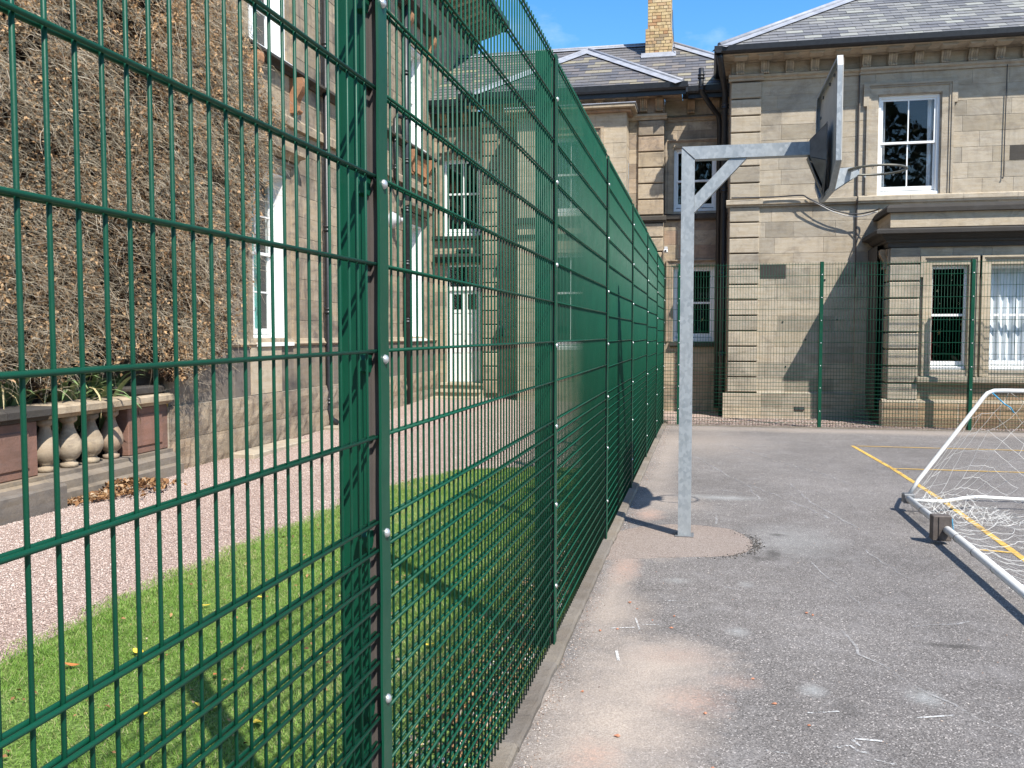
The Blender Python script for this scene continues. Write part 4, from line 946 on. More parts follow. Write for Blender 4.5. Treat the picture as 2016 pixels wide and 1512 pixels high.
# roof, pitch 31 degrees
tp = math.tan(rad(31)); cp, spn = math.cos(rad(31)), math.sin(rad(31))
RX0, RY0, RZ0 = 0.20, 18.56, 7.235; run = 4.2
Ls = run / cp
slates(rb, 'roof', (RX0, RY0, RZ0), (1, 0, 0), (0, cp, spn), [(0, 0), (XR - RX0 + 0.3, 0), (XR - RX0 + 0.3, Ls), (run, Ls)], 0.33, 0.225, M_SLATE, 300, th=0.008)
slates(rb, 'roof', (RX0, RY0 + 9, RZ0), (0, -1, 0), (cp, 0, spn), [(0, 0), (9, 0), (9 - run, Ls), (0, Ls)], 0.33, 0.225, M_SLATE, 0)
m = MB(); m.tube([(RX0 + 0.02, RY0 + 0.02, RZ0 + 0.055), (RX0 + run, RY0 + run, RZ0 + run * tp + 0.055)], 0.05, 10); hr_ = m.build('hip_roll', M_LEAD, rb)
nh = Vector((0, -spn, cp)); hd = Vector((1, 1, tp)).normalized(); sd_ = hd.cross(nh).normalized()
for sgn, (ud, vd) in ((1, ((1, 0, 0), (0, cp, spn))), (-1, ((0, -1, 0), (cp, 0, spn)))):
    n_ = Vector(ud).cross(Vector(vd)); n_ = n_ if n_.z > 0 else -n_; across = hd.cross(n_).normalized()
    if (sgn == 1 and across.x < 0) or (sgn == -1 and across.y < 0): across = -across
    a = Vector((RX0, RY0, RZ0)); b = a + hd * (run * math.sqrt(2 + tp * tp)); o_ = n_ * 0.040; q = across * 0.20
    MB().add([a + o_, a + o_ + q, b + o_ + q, b + o_], [(0, 1, 2, 3)]).build('lead_flashing', M_LEAD, hr_, recalc=False)
# first floor window and its surround
window(rb, F_front(YB), *W7, nx=2, ny=1, rail=5.36, frame=0.055, sill_h=0.11, curtain=[(3.36, 3.46), (4.25, 4.35)], cmat=M_CURT, y=0.06)
surround(rb, F_front(YB), W7[0] - 0.02, W7[1] + 0.02, 4.34, 6.29, 0.21, M_STONE, 0.06)
window(rb, F_front(YB), 7.6, 8.8, 4.33, 6.27, nx=2, ny=1, rail=5.36)
# bay window
BY = 17.80; BX0, BX1 = 3.27, 7.35
B1 = (4.05, 4.66, 0.96, 2.86); B2 = (5.04, 6.35, 0.96, 2.86)
masonry(rb, F_front(BY), 3.80, BX1, 0.84, 3.20, [B1, B2], 0.295, M_STONE_PALE, name='bay_wall')
masonry(rb, F_front(BY), 3.80, BX1, 0.36, 0.70, [], 0.34, M_WARMST, name='bay_wall', lens=(0.9, 1.1))
quoins(rb, F_front(BY), 3.31, 3.83, 0.40, 3.20, 0.055, M_STONE)
masonry(rb, F_west(3.33), -19.15, -17.83, 0.36, 3.20, [], 0.311, M_STONE, name='bay_side', thick=0.3)
quoins(rb, F_west(3.33), -18.28, -17.80, 0.40, 3.20, 0.04, M_STONE)
masonry(rb, F_front(BY - 0.08), 3.23, BX1, GZ - 0.03, 0.36, [(6.0, 6.22, 0.10, 0.17)], 0.54, M_WARMST, name='bay_plinth', thick=0.3, lens=(0.7, 0.95, 1.1), ch=0.012)
masonry(rb, F_west(3.24), -19.15, -17.73, GZ - 0.03, 0.36, [], 0.54, M_SOOT, name='bay_plinth', thick=0.2)
MB().prism([(BY - 0.085, 0.36), (BY - 0.08, 0.385), (BY - 0.0, 0.42), (BY + 0.1, 0.42), (BY + 0.1, 0.36)], 3.225, BX1, 'x').build('plinth_cap', M_STONE_PALE, rb)
mould(rb, F_front(BY), 3.80, BX1, [(0.2, 0.70), (-0.03, 0.70), (-0.04, 0.72), (-0.13, 0.74), (-0.13, 0.82), (0.0, 0.85), (0.2, 0.85)], M_STONE, 'sill_course', seg=1.3)
for a in (B1, B2):
    pass
window(rb, F_front(BY), *B1, nx=1, ny=1, rail=1.96, frame=0.014, st=0.026, curtain=[(4.06, 4.14)], cmat=M_RED, y=0.10, sill_h=0.08)
window(rb, F_front(BY), *B2, nx=1, ny=1, rail=1.96, frame=0.014, st=0.026, curtain=[(5.06, 5.95)], cmat=M_CURT, y=0.12, sill_h=0.10)
surround(rb, F_front(BY), B1[0] - 0.01, B1[1] + 0.01, 0.85, 2.87, 0.155, M_STONE_PALE, 0.045)
surround(rb, F_front(BY), B2[0] - 0.01, B2[1] + 0.01, 0.85, 2.87, 0.155, M_STONE_PALE, 0.045)
# bay entablature: architrave, dark cornice, pale blocking course, dark coping; mitred round the left corner by overlapping returns
def ring(prof, mat, name, x0=3.33, y0=BY, ret=1.30):
    """profile extruded along the bay front and returned along its left side with a mitre"""
    m = MB(); n = len(prof)
    vs = []
    for (px_, py_) in ((BX1, None), (None, None), (None, 19.12)):
        for (d, z) in prof:
            if px_ is not None: vs.append((px_, y0 + d, z))
            elif py_ is not None: vs.append((x0 + d, py_, z))
            else: vs.append((x0 + d, y0 + d, z))
    fs = [tuple(range(n)), tuple(range(2 * n, 3 * n))[::-1]]
    for k in (0, 1):
        for i in range(n): fs.append((k * n + i, k * n + (i + 1) % n, (k + 1) * n + (i + 1) % n, (k + 1) * n + i))
    m.add(vs, fs); return m.build(name, mat, rb)
ring([(0.25, 3.20), (-0.06, 3.20), (-0.06, 3.27), (-0.10, 3.29), (-0.10, 3.33), (0.25, 3.33)], M_SOOT, 'architrave')
ring([(0.25, 3.332), (-0.12, 3.332), (-0.16, 3.37), (-0.19, 3.41), (-0.30, 3.43), (-0.30, 3.49), (-0.27, 3.52), (0.25, 3.56)], M_SOOT, 'cornice')
ring([(0.25, 3.562), (-0.02, 3.562), (-0.02, 3.83), (0.25, 3.83)], M_STONE_PALE, 'blocking_course')
ring([(0.25, 3.832), (-0.10, 3.832), (-0.10, 3.91), (-0.06, 3.97), (0.25, 3.99)], M_SOOT, 'coping')
MB().box(3.50, BY + 0.2, 3.60, BX1 - 0.02, YB - 0.01, 3.80).build('flat_roof', M_LEAD, rb)
me_b2 = bracket_mesh(0.14, 0.36, 0.14, M_STONE_BACK)
obj('bracket', me_b2, rb, F_west(3.33) @ T(-18.10, 0, 2.82)); obj('bracket', me_b2, rb, F_west(3.33) @ T(-18.30, 0, 2.82))
MB().box(3.27, BY + 0.05, 3.05, 3.30, BY + 0.45, 3.18).build('bracket', M_STONE_BACK, rb)
dkm = block_mesh(0.52, 0.30, M_SOOT); obj('stone', dkm, rb, T(1.08, YA - 0.004, 2.73)); obj('stone', block_mesh(0.62, 0.29, M_SOOT), rb, T(5.66, YB - 0.004, 4.93))
# vent grille
vg = MB(); vg.box(1.80, 19.085, 0.07, 1.99, 19.11, 0.14)
v0 = vg.build('vent_grille', M_IRON, rb)
for i in range(8): MB().box(1.812 + i * 0.022, 19.078, 0.078, 1.820 + i * 0.022, 19.086, 0.132).build('slat', M_GALV_DULL, v0)
for (x, z) in ((1.55, 1.86), (2.0, 1.5), (1.62, 0.95), (2.35, 2.7), (2.6, 1.9)): MB().tube([(x, YA - 0.012, z), (x, YA + 0.01, z)], 0.018, 8).build('fixing_hole', M_IRON, rb)
# downpipe at the inner corner and swan neck
pipe(rb, 'downpipe', [(0.24, 18.62, 7.14), (0.24, 18.62, 7.05), (0.26, 18.75, 6.95), (0.33, 19.35, 6.72), (0.36, 19.45, 6.55), (0.36, 19.45, 3.0), (0.36, 19.45, -0.1)], 0.062, [(0.36, 19.45, z) for z in (6.3, 4.6, 2.9, 1.2)])
# cables
def cable(name, pts, r, label, mat=M_IRON, cat='cable'):
    P = [Vector(p) for p in pts]; out = []
    for i in range(len(P) - 1):
        p0, p1, p2, p3 = P[max(0, i - 1)], P[i], P[i + 1], P[min(len(P) - 1, i + 2)]
        for k in range(6):
            t = k / 6; out.append(0.5 * ((2 * p1) + (-p0 + p2) * t + (2 * p0 - 5 * p1 + 4 * p2 - p3) * t * t + (-p0 + 3 * p1 - 3 * p2 + p3) * t ** 3))
    out.append(P[-1]); m = MB(); m.tube(out, r, 6); tag(m.build(name, mat), label, cat)
cable('cable', [(0.5, 18.98, 4.36), (0.9, 18.98, 4.355), (1.4, 19.0, 4.36), (1.85, 18.98, 4.37), (2.0, 18.95, 4.30), (2.45, 18.95, 4.07), (2.85, 18.95, 3.97), (3.15, 18.9, 4.0), (3.28, 18.6, 4.02)], 0.014, 'black cable lying on the string course and sagging down to the bay roof')
cable('cable', [(1.95, 19.02, 4.33), (2.2, 19.0, 4.18), (2.5, 19.0, 4.02), (2.9, 18.98, 3.92), (3.26, 18.8, 3.99)], 0.010, 'thin grey cable sagging just under the black one beside the bay roof', M_GREY)
cable('cable', [(5.56, 19.03, 6.72), (5.565, 19.055, 6.4), (5.558, 19.055, 5.4), (5.555, 19.055, 4.66), (5.53, 19.05, 4.60)], 0.009, 'thin dark wire hanging straight down the upper wall right of the sash window')
cable('cable', [(2.925, 19.10, 6.69), (2.925, 19.10, 4.4), (2.925, 19.00, 4.25), (2.925, 19.10, 4.1), (2.925, 19.10, 2.75)], 0.014, 'brown conductor strip running down the wall left of the sash window', M_RUBBER)

# ---------------------------------------------------------------- back range with chimney and white door
bb = thing('school_building', 'recessed sandstone range with yellow brick chimney, projecting hipped roof and white double door', 'building', (-2.75, 20.0, 0.1))
PX0, PX1 = -4.92, -0.90       # projecting block
PYF = 20.05; RYF = 20.35
W5 = (-0.70, 0.21, 4.30, 5.67); W6 = (-0.69, 0.20, 1.45, 3.09)
DW = (-5.95, -5.05, 3.88, 5.64); DR = (-5.88, -5.06, 0.49, 3.22)
gb = 0.0
masonry(bb, F_front(RYF), -0.90, 0.46, -0.15, 6.36, [W5, W6], 0.316, M_STONE_BACK)
masonry(bb, F_front(RYF), -6.25, -4.90, 0.05, 6.36, [DW, DR], 0.316, M_STONE_BACK)
masonry(bb, F_front(PYF), -4.60, -4.03, 0.0, 6.26, [], 0.316, M_STONE_BACK)
masonry(bb, F_front(PYF), -1.66, -1.44, -0.1, 6.26, [], 0.316, M_STONE_BACK)
masonry(bb, F_front(PYF), -4.03, -1.66, 6.0, 6.26, [], 0.3, M_STONE_BACK)
quoins(bb, F_front(PYF), -4.93, -4.57, 0.25, 6.23, 0.06, M_STONE_BACK)
quoins(bb, F_front(PYF), -1.455, -0.905, 4.19, 6.23, 0.06, M_STONE_BACK)
quoins(bb, F_front(PYF), -1.455, -0.905, 0.30, 4.02, 0.06, M_STONE_BACK)
MB().box(-1.50, PYF - 0.09, -0.2, -0.86, PYF + 0.1, 0.30).build('plinth', M_STONE_BACK, bb)
MB().box(-1.45, PYF + 0.012, -0.2, PX1 - 0.011, PYF + 0.2, 6.36).build('pier_core', M_STONE_BACK, bb); MB().box(-4.92, PYF + 0.012, -0.2, -4.60, PYF + 0.2, 6.36).build('pier_core', M_STONE_BACK, bb)
MB().box(PX1 - 0.03, PYF + 0.201, -0.2, PX1, RYF, 6.6).build('return_wall', M_STONE_BACK, bb)
mould(bb, F_front(PYF), -1.52, -0.84, sp(4.03, 0.14), M_SOOT)
mould(bb, F_front(RYF), -0.86, 0.46, [(0.02, 4.10), (-0.06, 4.10), (-0.10, 4.13), (-0.10, 4.22), (0.02, 4.25)], M_SOOT, seg=0.7)
mould(bb, F_front(RYF), -6.25, -4.9, [(0.02, 3.78), (-0.06, 3.78), (-0.12, 3.80), (-0.12, 3.86), (0.02, 3.88)], M_SOOT)
mould(bb, F_front(RYF), -0.75, 0.26, [(0.02, 1.33), (-0.06, 1.33), (-0.10, 1.36), (-0.10, 1.43), (0.02, 1.45)], M_SOOT, 'sill')
mould(bb, F_front(RYF), -6.25, -4.9, [(0.02, 6.27), (-0.05, 6.27), (-0.10, 6.33), (0.02, 6.37)], M_STONE_BACK, 'frieze_string')
mould(bb, F_front(PYF), -4.98, -0.84, [(0.02, 6.23), (-0.08, 6.23), (-0.10, 6.27), (-0.14, 6.30), (-0.14, 6.34), (0.02, 6.37)], M_STONE_BACK, 'frieze_string', seg=0.8)
mould(bb, F_front(RYF), -0.84, 0.46, [(0.02, 6.24), (-0.03, 6.24), (-0.04, 6.28), (-0.09, 6.31), (0.02, 6.36)], M_STONE_BACK, 'frieze_string')
masonry(bb, F_front(PYF - 0.03), -4.93, -0.905, 6.372, 6.69, [], 0.38, M_STONE_BACK, name='frieze', lens=(0.8,), first=1)
masonry(bb, F_front(RYF), -0.905, 0.46, 6.372, 6.69, [], 0.38, M_STONE_BACK, name='frieze', lens=(0.8,), first=1)
masonry(bb, F_front(RYF), -6.25, -4.93, 6.372, 6.69, [], 0.38, M_SOOT, name='frieze', lens=(0.8,), first=1)
me_br2 = bracket_mesh(0.16, 0.27, 0.13, M_WARMST)
for x in (-4.82, -4.33, -3.84, -3.35, -2.86, -2.37, -1.90, -1.42, -1.09): obj('bracket', me_br2, bb, T(x, PYF - 0.03, 6.40)); 
for x in (-0.42, 0.10): obj('bracket', me_br2, bb, T(x, RYF, 6.40))
for x in (-6.0, -5.5): obj('bracket', me_br2, bb, T(x, RYF, 6.40))
me_mut2 = MB().prism([(-0.15, 0.0), (0.15, 0.0), (0.11, -0.03), (-0.11, -0.03)], -0.26, -0.02, 'y').mesh('soffit_block', M_WARMST); fix_normals(me_mut2)
for x in (-4.74, -4.25, -3.76, -3.27, -2.78, -2.29, -1.82, -1.34): obj('soffit_block', me_mut2, bb, T(x, PYF - 0.06, 6.708))
mould(bb, F_front(PYF), -5.30, -0.53, [(0.1, 6.69), (-0.06, 6.69), (-0.06, 6.71), (-0.36, 6.71), (-0.38, 6.76), (0.1, 6.76)], M_STONE_BACK, 'cornice', seg=1.2)
MB().box(-0.90, PYF + 0.11, 6.69, -0.53, RYF + 0.1, 6.76).build('cornice', M_STONE_BACK, bb)
mould(bb, F_front(RYF), -0.52, 0.46, [(0.1, 6.69), (-0.06, 6.69), (-0.25, 6.71), (-0.27, 6.76), (0.1, 6.76)], M_STONE_BACK, 'cornice')
mould(bb, F_front(RYF), -6.30, -5.30, [(0.1, 6.69), (-0.06, 6.69), (-0.30, 6.71), (-0.32, 6.76), (0.1, 6.76)], M_SOOT, 'cornice')
EG = 19.58; EG2 = 19.98
def gut(y, z): return [(y, z - 0.10), (y - 0.08, z - 0.10), (y - 0.11, z - 0.06), (y - 0.12, z + 0.05), (y - 0.105, z + 0.05), (y - 0.10, z - 0.03), (y, z - 0.03)]
MB().prism(gut(EG + 0.10, 6.85), -5.40, -0.40, 'x').build('gutter', M_IRON, bb)
MB().box(-5.39, EG + 0.08, 6.66, -0.42, EG + 0.12, 6.83).build('fascia', M_IRON, bb)
MB().prism(gut(EG2 + 0.10, 6.85), -0.40, 0.46, 'x').build('gutter', M_IRON, bb)
MB().box(-0.52, EG2 + 0.08, 6.66, 0.46, EG2 + 0.12, 6.83).build('fascia', M_IRON, bb)
MB().prism(gut(EG2 + 0.10, 6.85), -6.26, -5.28, 'x').build('gutter', M_IRON, bb)
MB().box(-6.26, EG2 + 0.08, 6.62, -5.28, EG2 + 0.12, 6.83).build('fascia', M_IRON, bb)
MB().box(-0.44, EG, 6.68, -0.40, EG2 + 0.1, 6.90).build('gutter', M_IRON, bb)
# roofs, pitch 30.6
pt = rad(33); cp2, sp2, tp2 = math.cos(pt), math.sin(pt), math.tan(pt)
ridge_run = 2.75; Lm = ridge_run / cp2; uR = 1.55   # right end where the main hip meets the eave
# main slope: origin at left eave
slates(bb, 'roof', (-6.2, EG2, 6.86), (1, 0, 0), (0, cp2, sp2), [(0, 0), (6.2 + 1.9, 0), (6.2 + 1.9 - ridge_run, Lm), (0, Lm)], 0.30, 0.20, M_SLATE_B, 250, th=0.008, seed=5)
hx0, hx1 = -5.08, -0.50; hw = (hx1 - hx0) / 2
slates(bb, 'hip_roof', (hx0, EG, 6.86), (1, 0, 0), (0, cp2, sp2), [(0, 0), (2 * hw, 0), (hw, hw / cp2)], 0.30, 0.20, M_SLATE_B, 120, th=0.008, seed=6)
# the two sides of the projecting roof, running back into the main slope
slates(bb, 'hip_roof', (hx1, EG, 6.86), (0, 1, 0), (-cp2, 0, sp2), [(0, 0), (EG2 - EG, 0), (EG2 - EG + hw, hw / cp2), (hw, hw / cp2)], 0.30, 0.20, M_SLATE_B, 60, th=0.008, seed=8)
slates(bb, 'hip_roof', (hx0, EG + 2.7, 6.86), (0, -1, 0), (cp2, 0, sp2), [(2.3, 0), (2.7, 0), (2.7 - hw, hw / cp2), (0.0, hw / cp2)], 0.30, 0.20, M_SLATE_B, 0, th=0.008, seed=9)
ap = Vector((hx0 + hw, EG + hw, 6.86 + hw * tp2)); 
def lead_hip(a, b, across, name='hip_roll', wd=0.20, r=0.035):
    a, b = Vector(a), Vector(b); o = MB().tube([a + Vector((0, 0, r)), b + Vector((0, 0, r))], r * 1.25, 8).build(name, M_LEAD, bb)
    for n_, q in across:
        n_ = Vector(n_).normalized(); d = (b - a).normalized(); c = d.cross(n_).normalized(); c = c if c.dot(Vector(q)) > 0 else -c
        MB().add([a + n_ * .040, a + n_ * .040 + c * wd, b + n_ * .040 + c * wd, b + n_ * .040], [(0, 1, 2, 3)]).build('lead_flashing', M_LEAD, o, recalc=False)
NF = (0, -sp2, cp2); NE = (sp2, 0, cp2); NWt = (-sp2, 0, cp2)
lead_hip((hx1, EG, 6.87), ap, [(NF, (-1, 0, 0)), (NE, (0, 1, 0))])
lead_hip((hx0, EG, 6.87), ap, [(NF, (1, 0, 0)), (NWt, (0, 1, 0))])
lead_hip(ap, ap + Vector((0, 0.45, 0)), [(NE, (1, 0, 0))], 'ridge_roll', 0.12)
ry, rz = EG2 + ridge_run, 6.86 + ridge_run * tp2
lead_hip((-6.2, ry, rz), (1.9 - ridge_run, ry, rz), [(NF, (0, -1, 0))], 'ridge_roll', 0.13)
lead_hip((1.9, EG2, 6.87), (1.9 - ridge_run, ry, rz), [(NF, (-1, 0, 0)), (NE, (0, 1, 0))])
slates(bb, 'roof', (1.9, EG2, 6.86), (0, 1, 0), (-cp2, 0, sp2), [(0, 0), (5.5, 0), (2.75, Lm), (2.74, Lm)], 0.30, 0.20, M_SLATE_B, 0, seed=12)
# chimney
cx0, cx1, cy0, cy1 = -1.45, -0.83, 21.95, 22.75
ch = bpy.data.objects.new('chimney', None); place(ch, T((cx0 + cx1) / 2, cy0, 8.1), bb)
def brick_stack(x0, x1, y0, y1, z0, z1, par):
    MB().box(x0 + 0.008, y0 + 0.008, z0, x1 - 0.008, y1 - 0.008, z1).build('core', M_BMORT, par)
    n = int(round((z1 - z0) / 0.075)); h = (z1 - z0) / n
    for r in range(n):
        z = z0 + r * h
        for face in (0, 1):    # front (-Y) and east (+X)
            L0, L1 = (x0, x1) if face == 0 else (y0, y1)
            head = (r % 2 == 0) if face == 0 else (r % 2 == 1); x = L0
            step = 0.105 if (r % 3 == 0) else 0.215; x = L0 + (0 if not head else -step / 2)
            while x < L1 - 0.01:
                a, b = max(L0, x), min(L1, x + step)
                if b - a > 0.03:
                    key = ('bk', round(b - a, 3), face, round(h, 3))
                    if key not in BC:
                        m_ = MB(); (m_.cbox(0.005, -0.004, 0.005, b - a - 0.005, 0.04, h - 0.005, 0.004) if face == 0 else m_.cbox(-0.04, 0.005, 0.005, 0.004, b - a - 0.005, h - 0.005, 0.004)); BC[key] = m_.mesh('brick', M_BRICK); fix_normals(BC[key])
                    obj('brick', BC[key], par, T(a, y0, z) if face == 0 else T(x1, a, z))
                x += step
brick_stack(cx0, cx1, cy0, cy1, 8.0, 8.80, ch)
brick_stack(cx0 + 0.05, cx1 - 0.03, cy0 + 0.04, cy1 - 0.04, 8.80, 10.6, ch)
MB().box(cx0 - 0.03, cy0 - 0.03, 10.6, cx1 + 0.03, cy1, 10.75).build('cap', M_BRICK, ch)
zb_ = 6.86 + (cy0 - EG2) * tp2
MB().prism([(cy0 - 0.10, zb_ - 0.03), (cy0 - 0.012, zb_ + 0.10), (cy0 - 0.006, zb_ + 0.10), (cy0 - 0.006, zb_ - 0.05)], cx0 - 0.09, cx1 + 0.10, 'x').build('lead_apron', M_LEAD, ch)
MB().prism([(cy0 - 0.02, zb_ + 0.0), (cy0 - 0.02, zb_ + 0.12), (cy1, zb_ + 0.6), (cy1, zb_ + 0.45)], cx1 + 0.006, cx1 + 0.016, 'x').build('lead_apron', M_LEAD, ch)
cable('cable', [(-0.82, 21.95, 9.2), (-0.80, 21.93, 8.7), (-0.77, 21.9, 8.35), (-0.70, 21.85, 8.27)], 0.007, 'thin black aerial wire running down the right side of the brick chimney')
# windows, door
for w_, r_ in ((W5, 4.97), (W6, 2.30)): window(bb, F_front(RYF), *w_, nx=1, ny=1, rail=r_, frame=0.05, y=0.10, sill_h=0.10)
surround(bb, F_front(RYF), W5[0] - .03, W5[1] + .03, 4.25, 5.70, 0.15, M_STONE_BACK, 0.04)
surround(bb, F_front(RYF), W6[0] - .03, W6[1] + .03, 1.45, 3.12, 0.12, M_STONE_BACK, 0.0)
window(bb, F_front(RYF), *DW, nx=2, ny=1, rail=4.85, frame=0.05, y=0.10, sill_h=0.10)
surround(bb, F_front(RYF), DW[0] - .02, DW[1] + .02, 3.88, 5.66, 0.14, M_STONE_BACK, 0.04)
dm = MB(); DF = F_front(RYF - 0.06)
dm.box(DR[0], 0.10, DR[2], DR[0] + 0.05, 0.2, DR[3]); dm.box(DR[1] - 0.05, 0.10, DR[2], DR[1], 0.2, DR[3]); dm.box(DR[0] + .05, 0.10, 3.17, DR[1] - .05, 0.2, DR[3]); dm.box(DR[0] + .05, 0.09, 2.62, DR[1] - .05, 0.2, 2.71)
door = dm.build('door', M_DOORW, bb, DF)
for s in (0, 1):
    x0 = DR[0] + 0.055 + s * 0.358; x1 = x0 + 0.350; lf = MB()
    lf.box(x0, 0.13, 0.50, x0 + 0.07, 0.17, 2.615); lf.box(x1 - 0.07, 0.13, 0.50, x1, 0.17, 2.615)
    for (z0_, z1_) in ((0.50, 0.72), (1.18, 1.26), (1.62, 1.70), (2.10, 2.18), (2.54, 2.615)): lf.box(x0 + .07, 0.13, z0_, x1 - .07, 0.17, z1_)
    for (z0_, z1_) in ((0.72, 1.18), (1.26, 1.62), (1.70, 2.10)): lf.cbox(x0 + .06, 0.142, z0_ - .01, x1 - .06, 0.162, z1_ + .01, 0.01)
    lf.build('door_leaf', M_DOORW, door, DF)
    MB().box(x0 + .065, 0.145, 2.17, x1 - .065, 0.155, 2.55).build('pane', M_GLASS, door, DF)
MB().box(DR[0] + .05, 0.14, 2.71, DR[1] - .05, 0.15, 3.17).build('pane', M_GLASS, door, DF)
MB().tube([(-5.44, 20.44, 1.45), (-5.44, 20.42, 1.45)], 0.03, 10).build('handle', M_BRASS, door)
MB().box(-6.3, 20.9, 0.2, -4.9, 20.95, 3.4).build('room', M_ROOM, door)
mould(bb, DF, -6.12, -4.93, [(0.02, 3.26), (-0.05, 3.26), (-0.07, 3.34), (-0.20, 3.38), (-0.20, 3.43), (0.02, 3.47)], M_SOOT, 'door_hood')
MB().box(-5.62, 20.22, 3.50, -5.30, 20.33, 3.56).build('lamp_bracket', M_IRON, bb)
for i, (z0_, z1_, o) in enumerate(((0.06, 0.20, 0.95), (0.20, 0.34, 0.65), (0.34, 0.485, 0.35))):
    MB().prism([(RYF - o, z1_ - 0.045), (RYF - o, z1_ - 0.002), (RYF + 0.1 + i * 0.001, z1_ - 0.002), (RYF + 0.1 + i * 0.001, z0_), (RYF - o + 0.05, z0_), (RYF - o + 0.05, z1_ - 0.045)], -6.02 + 0.02 * i, -4.90 - 0.02 * i, 'x').build('door_step', M_STONE_PALE, bb)
# canted bay with a flat leaded top
BB1 = (-3.35, -2.34, 4.15, 5.82); BB2 = (-3.35, -2.34, 1.27, 3.36)
BBY = 19.40
masonry(bb, F_front(BBY), -4.03, -1.66, -0.05, 6.28, [BB1, BB2], 0.316, M_STONE_PALE, name='bay_wall', thick=0.25)
masonry(bb, F_east(-1.66), 19.42, 20.05, -0.05, 6.28, [], 0.316, M_STONE_PALE, name='bay_side', thick=0.2, lens=(0.63,), first=1)
masonry(bb, F_west(-4.03), -20.05, -19.42, -0.05, 6.28, [], 0.316, M_STONE_PALE, name='bay_side', thick=0.2, lens=(0.63,), first=1)
window(bb, F_front(BBY), *BB1, nx=2, ny=1, rail=5.03, frame=0.05, y=0.07, sill_h=0.1, room=False); window(bb, F_front(BBY), *BB2, nx=2, ny=1, rail=2.5, frame=0.05, y=0.07, sill_h=0.1, room=False)
MB().box(-3.9, 20.0, 0.2, -1.75, 20.04, 6.2).build('room', M_ROOM, bb)
surround(bb, F_front(BBY), BB1[0] - .02, BB1[1] + .02, 4.15, 5.84, 0.15, M_STONE_BACK, 0.04)
m = MB(); m.box(-4.10, BBY - 0.07, 4.0, -1.60, 20.0, 4.12); m.box(-4.08, BBY - 0.05, 3.70, -1.61, 20.0, 3.76); m.build('string_course', M_SOOT, bb)
m = MB(); m.cbox(-4.14, BBY - 0.10, 6.281, -1.56, 20.01, 6.34, 0.01); m.cbox(-4.24, BBY - 0.22, 6.341, -1.47, 20.01, 6.41, 0.012); m.build('bay_cornice', M_STONE_BACK, bb)
MB().cbox(-4.26, BBY - 0.24, 6.411, -1.45, 20.01, 6.435, 0.006).build('lead_capping', M_LEAD, bb)
# vent stack against the inner corner
pipe(bb, 'vent_pipe', [(-0.13, 19.60, 7.15), (-0.13, 19.60, 6.78), (-0.11, 19.62, 6.66), (0.10, 19.95, 6.42), (0.24, 20.15, 6.28), (0.27, 20.22, 6.10), (0.27, 20.22, 0.0)], 0.055, [(-0.13, 19.60, 6.98), (-0.11, 19.61, 6.74)])
# security camera by the corner window
sc_ = thing('security_camera', 'small pale security camera fixed to the wall by the inner corner', 'camera', (-0.84, 20.0, 3.40))
MB().cbox(-0.88, 19.93, 3.42, -0.80, 20.05, 3.50, 0.01).build('mount', M_GREY, sc_)
MB().cbox(-0.885, 19.80, 3.36, -0.795, 19.99, 3.43, 0.012).build('housing', M_WHITE, sc_)
MB().tube([(-0.84, 19.80, 3.395), (-0.84, 19.785, 3.395)], 0.024, 10).build('lens', M_IRON, sc_)
# lantern and post box by the door
ln = thing('wall_lamp', 'small dark wall lantern on the quoins right of the white double door', 'lamp', (-4.50, 19.9, 1.6))
MB().lathe([(0.02, 0.28), (0.07, 0.24), (0.08, 0.20), (0.075, 0.02), (0.04, 0.0)][::-1], -4.50, 19.86, 1.55, 8).build('lantern', M_IRON, ln)
MB().lathe([(0.062, 0.0), (0.068, 0.15)], -4.50, 19.86, 1.59, 8).build('lamp_glass', M_WHITE, ln)
MB().tube([(-4.50, 20.0, 1.9), (-4.50, 19.86, 1.9), (-4.50, 19.86, 1.82)], 0.012, 6).build('arm', M_IRON, ln)

# ---------------------------------------------------------------- left house
lb = thing('house', 'tall weathered sandstone house with long white sash windows facing the gravel path', 'building', (-6.2, 15.0, 0))
LX = -6.2; FE = F_east(LX); Y0L, Y1L = 9.58, 24.4
V1 = (11.68, 12.74, 1.50, 3.97); V2 = (11.66, 12.80, 5.66, 8.1); V3 = (18.5, 19.62, 5.68, 7.75); V4 = (18.40, 19.48, 1.52, 3.98)
OP = [V1, V2, V3, V4]
hid = lambda y, z: (y < 11.3 and z > 1.5) or (14.85 < y < 16.9) or z > 7.6 or y > 20.2 or (y > 17.6 and z > 6)
ivyhid = lambda y, z: y < 10.9 and z > 1.9 and z < 9
masonry(lb, FE, Y0L, Y1L, 1.50, 4.74, [V1, V4], 0.324, M_STONE_LEFT, stuff_if=hid, skip=ivyhid)
masonry(lb, FE, Y0L, Y1L, 4.90, 9.75, [V2, V3], 0.323, M_STONE_LEFT, stuff_if=hid, skip=ivyhid)
masonry(lb, F_east(LX + 0.05), Y0L - 0.05, 20.35, 0.76, 1.44, [], 0.68, M_BAND, name='plinth_band', lens=(0.9, 1.2, 1.5), thick=0.06)
masonry(lb, F_east(LX + 0.09), Y0L - 0.09, 20.35, -0.04, 0.76, [], 0.40, M_ROCK, name='rock_faced_plinth', lens=(0.9, 1.15, 1.4), rock=True, thick=0.1, depth=0.09, core_y=0.02)
MB().box(Y0L, 0.05, -0.4, 20.35, 0.3, 1.5).build('foundation', M_GROOVE, lb, FE)
mould(lb, FE, Y0L - 0.05, 20.35, [(0.02, 1.44), (-0.07, 1.44), (-0.09, 1.47), (-0.05, 1.50), (-0.03, 1.54), (0.02, 1.56)], M_STONE_LEFT, 'plinth_mould', seg=1.6)
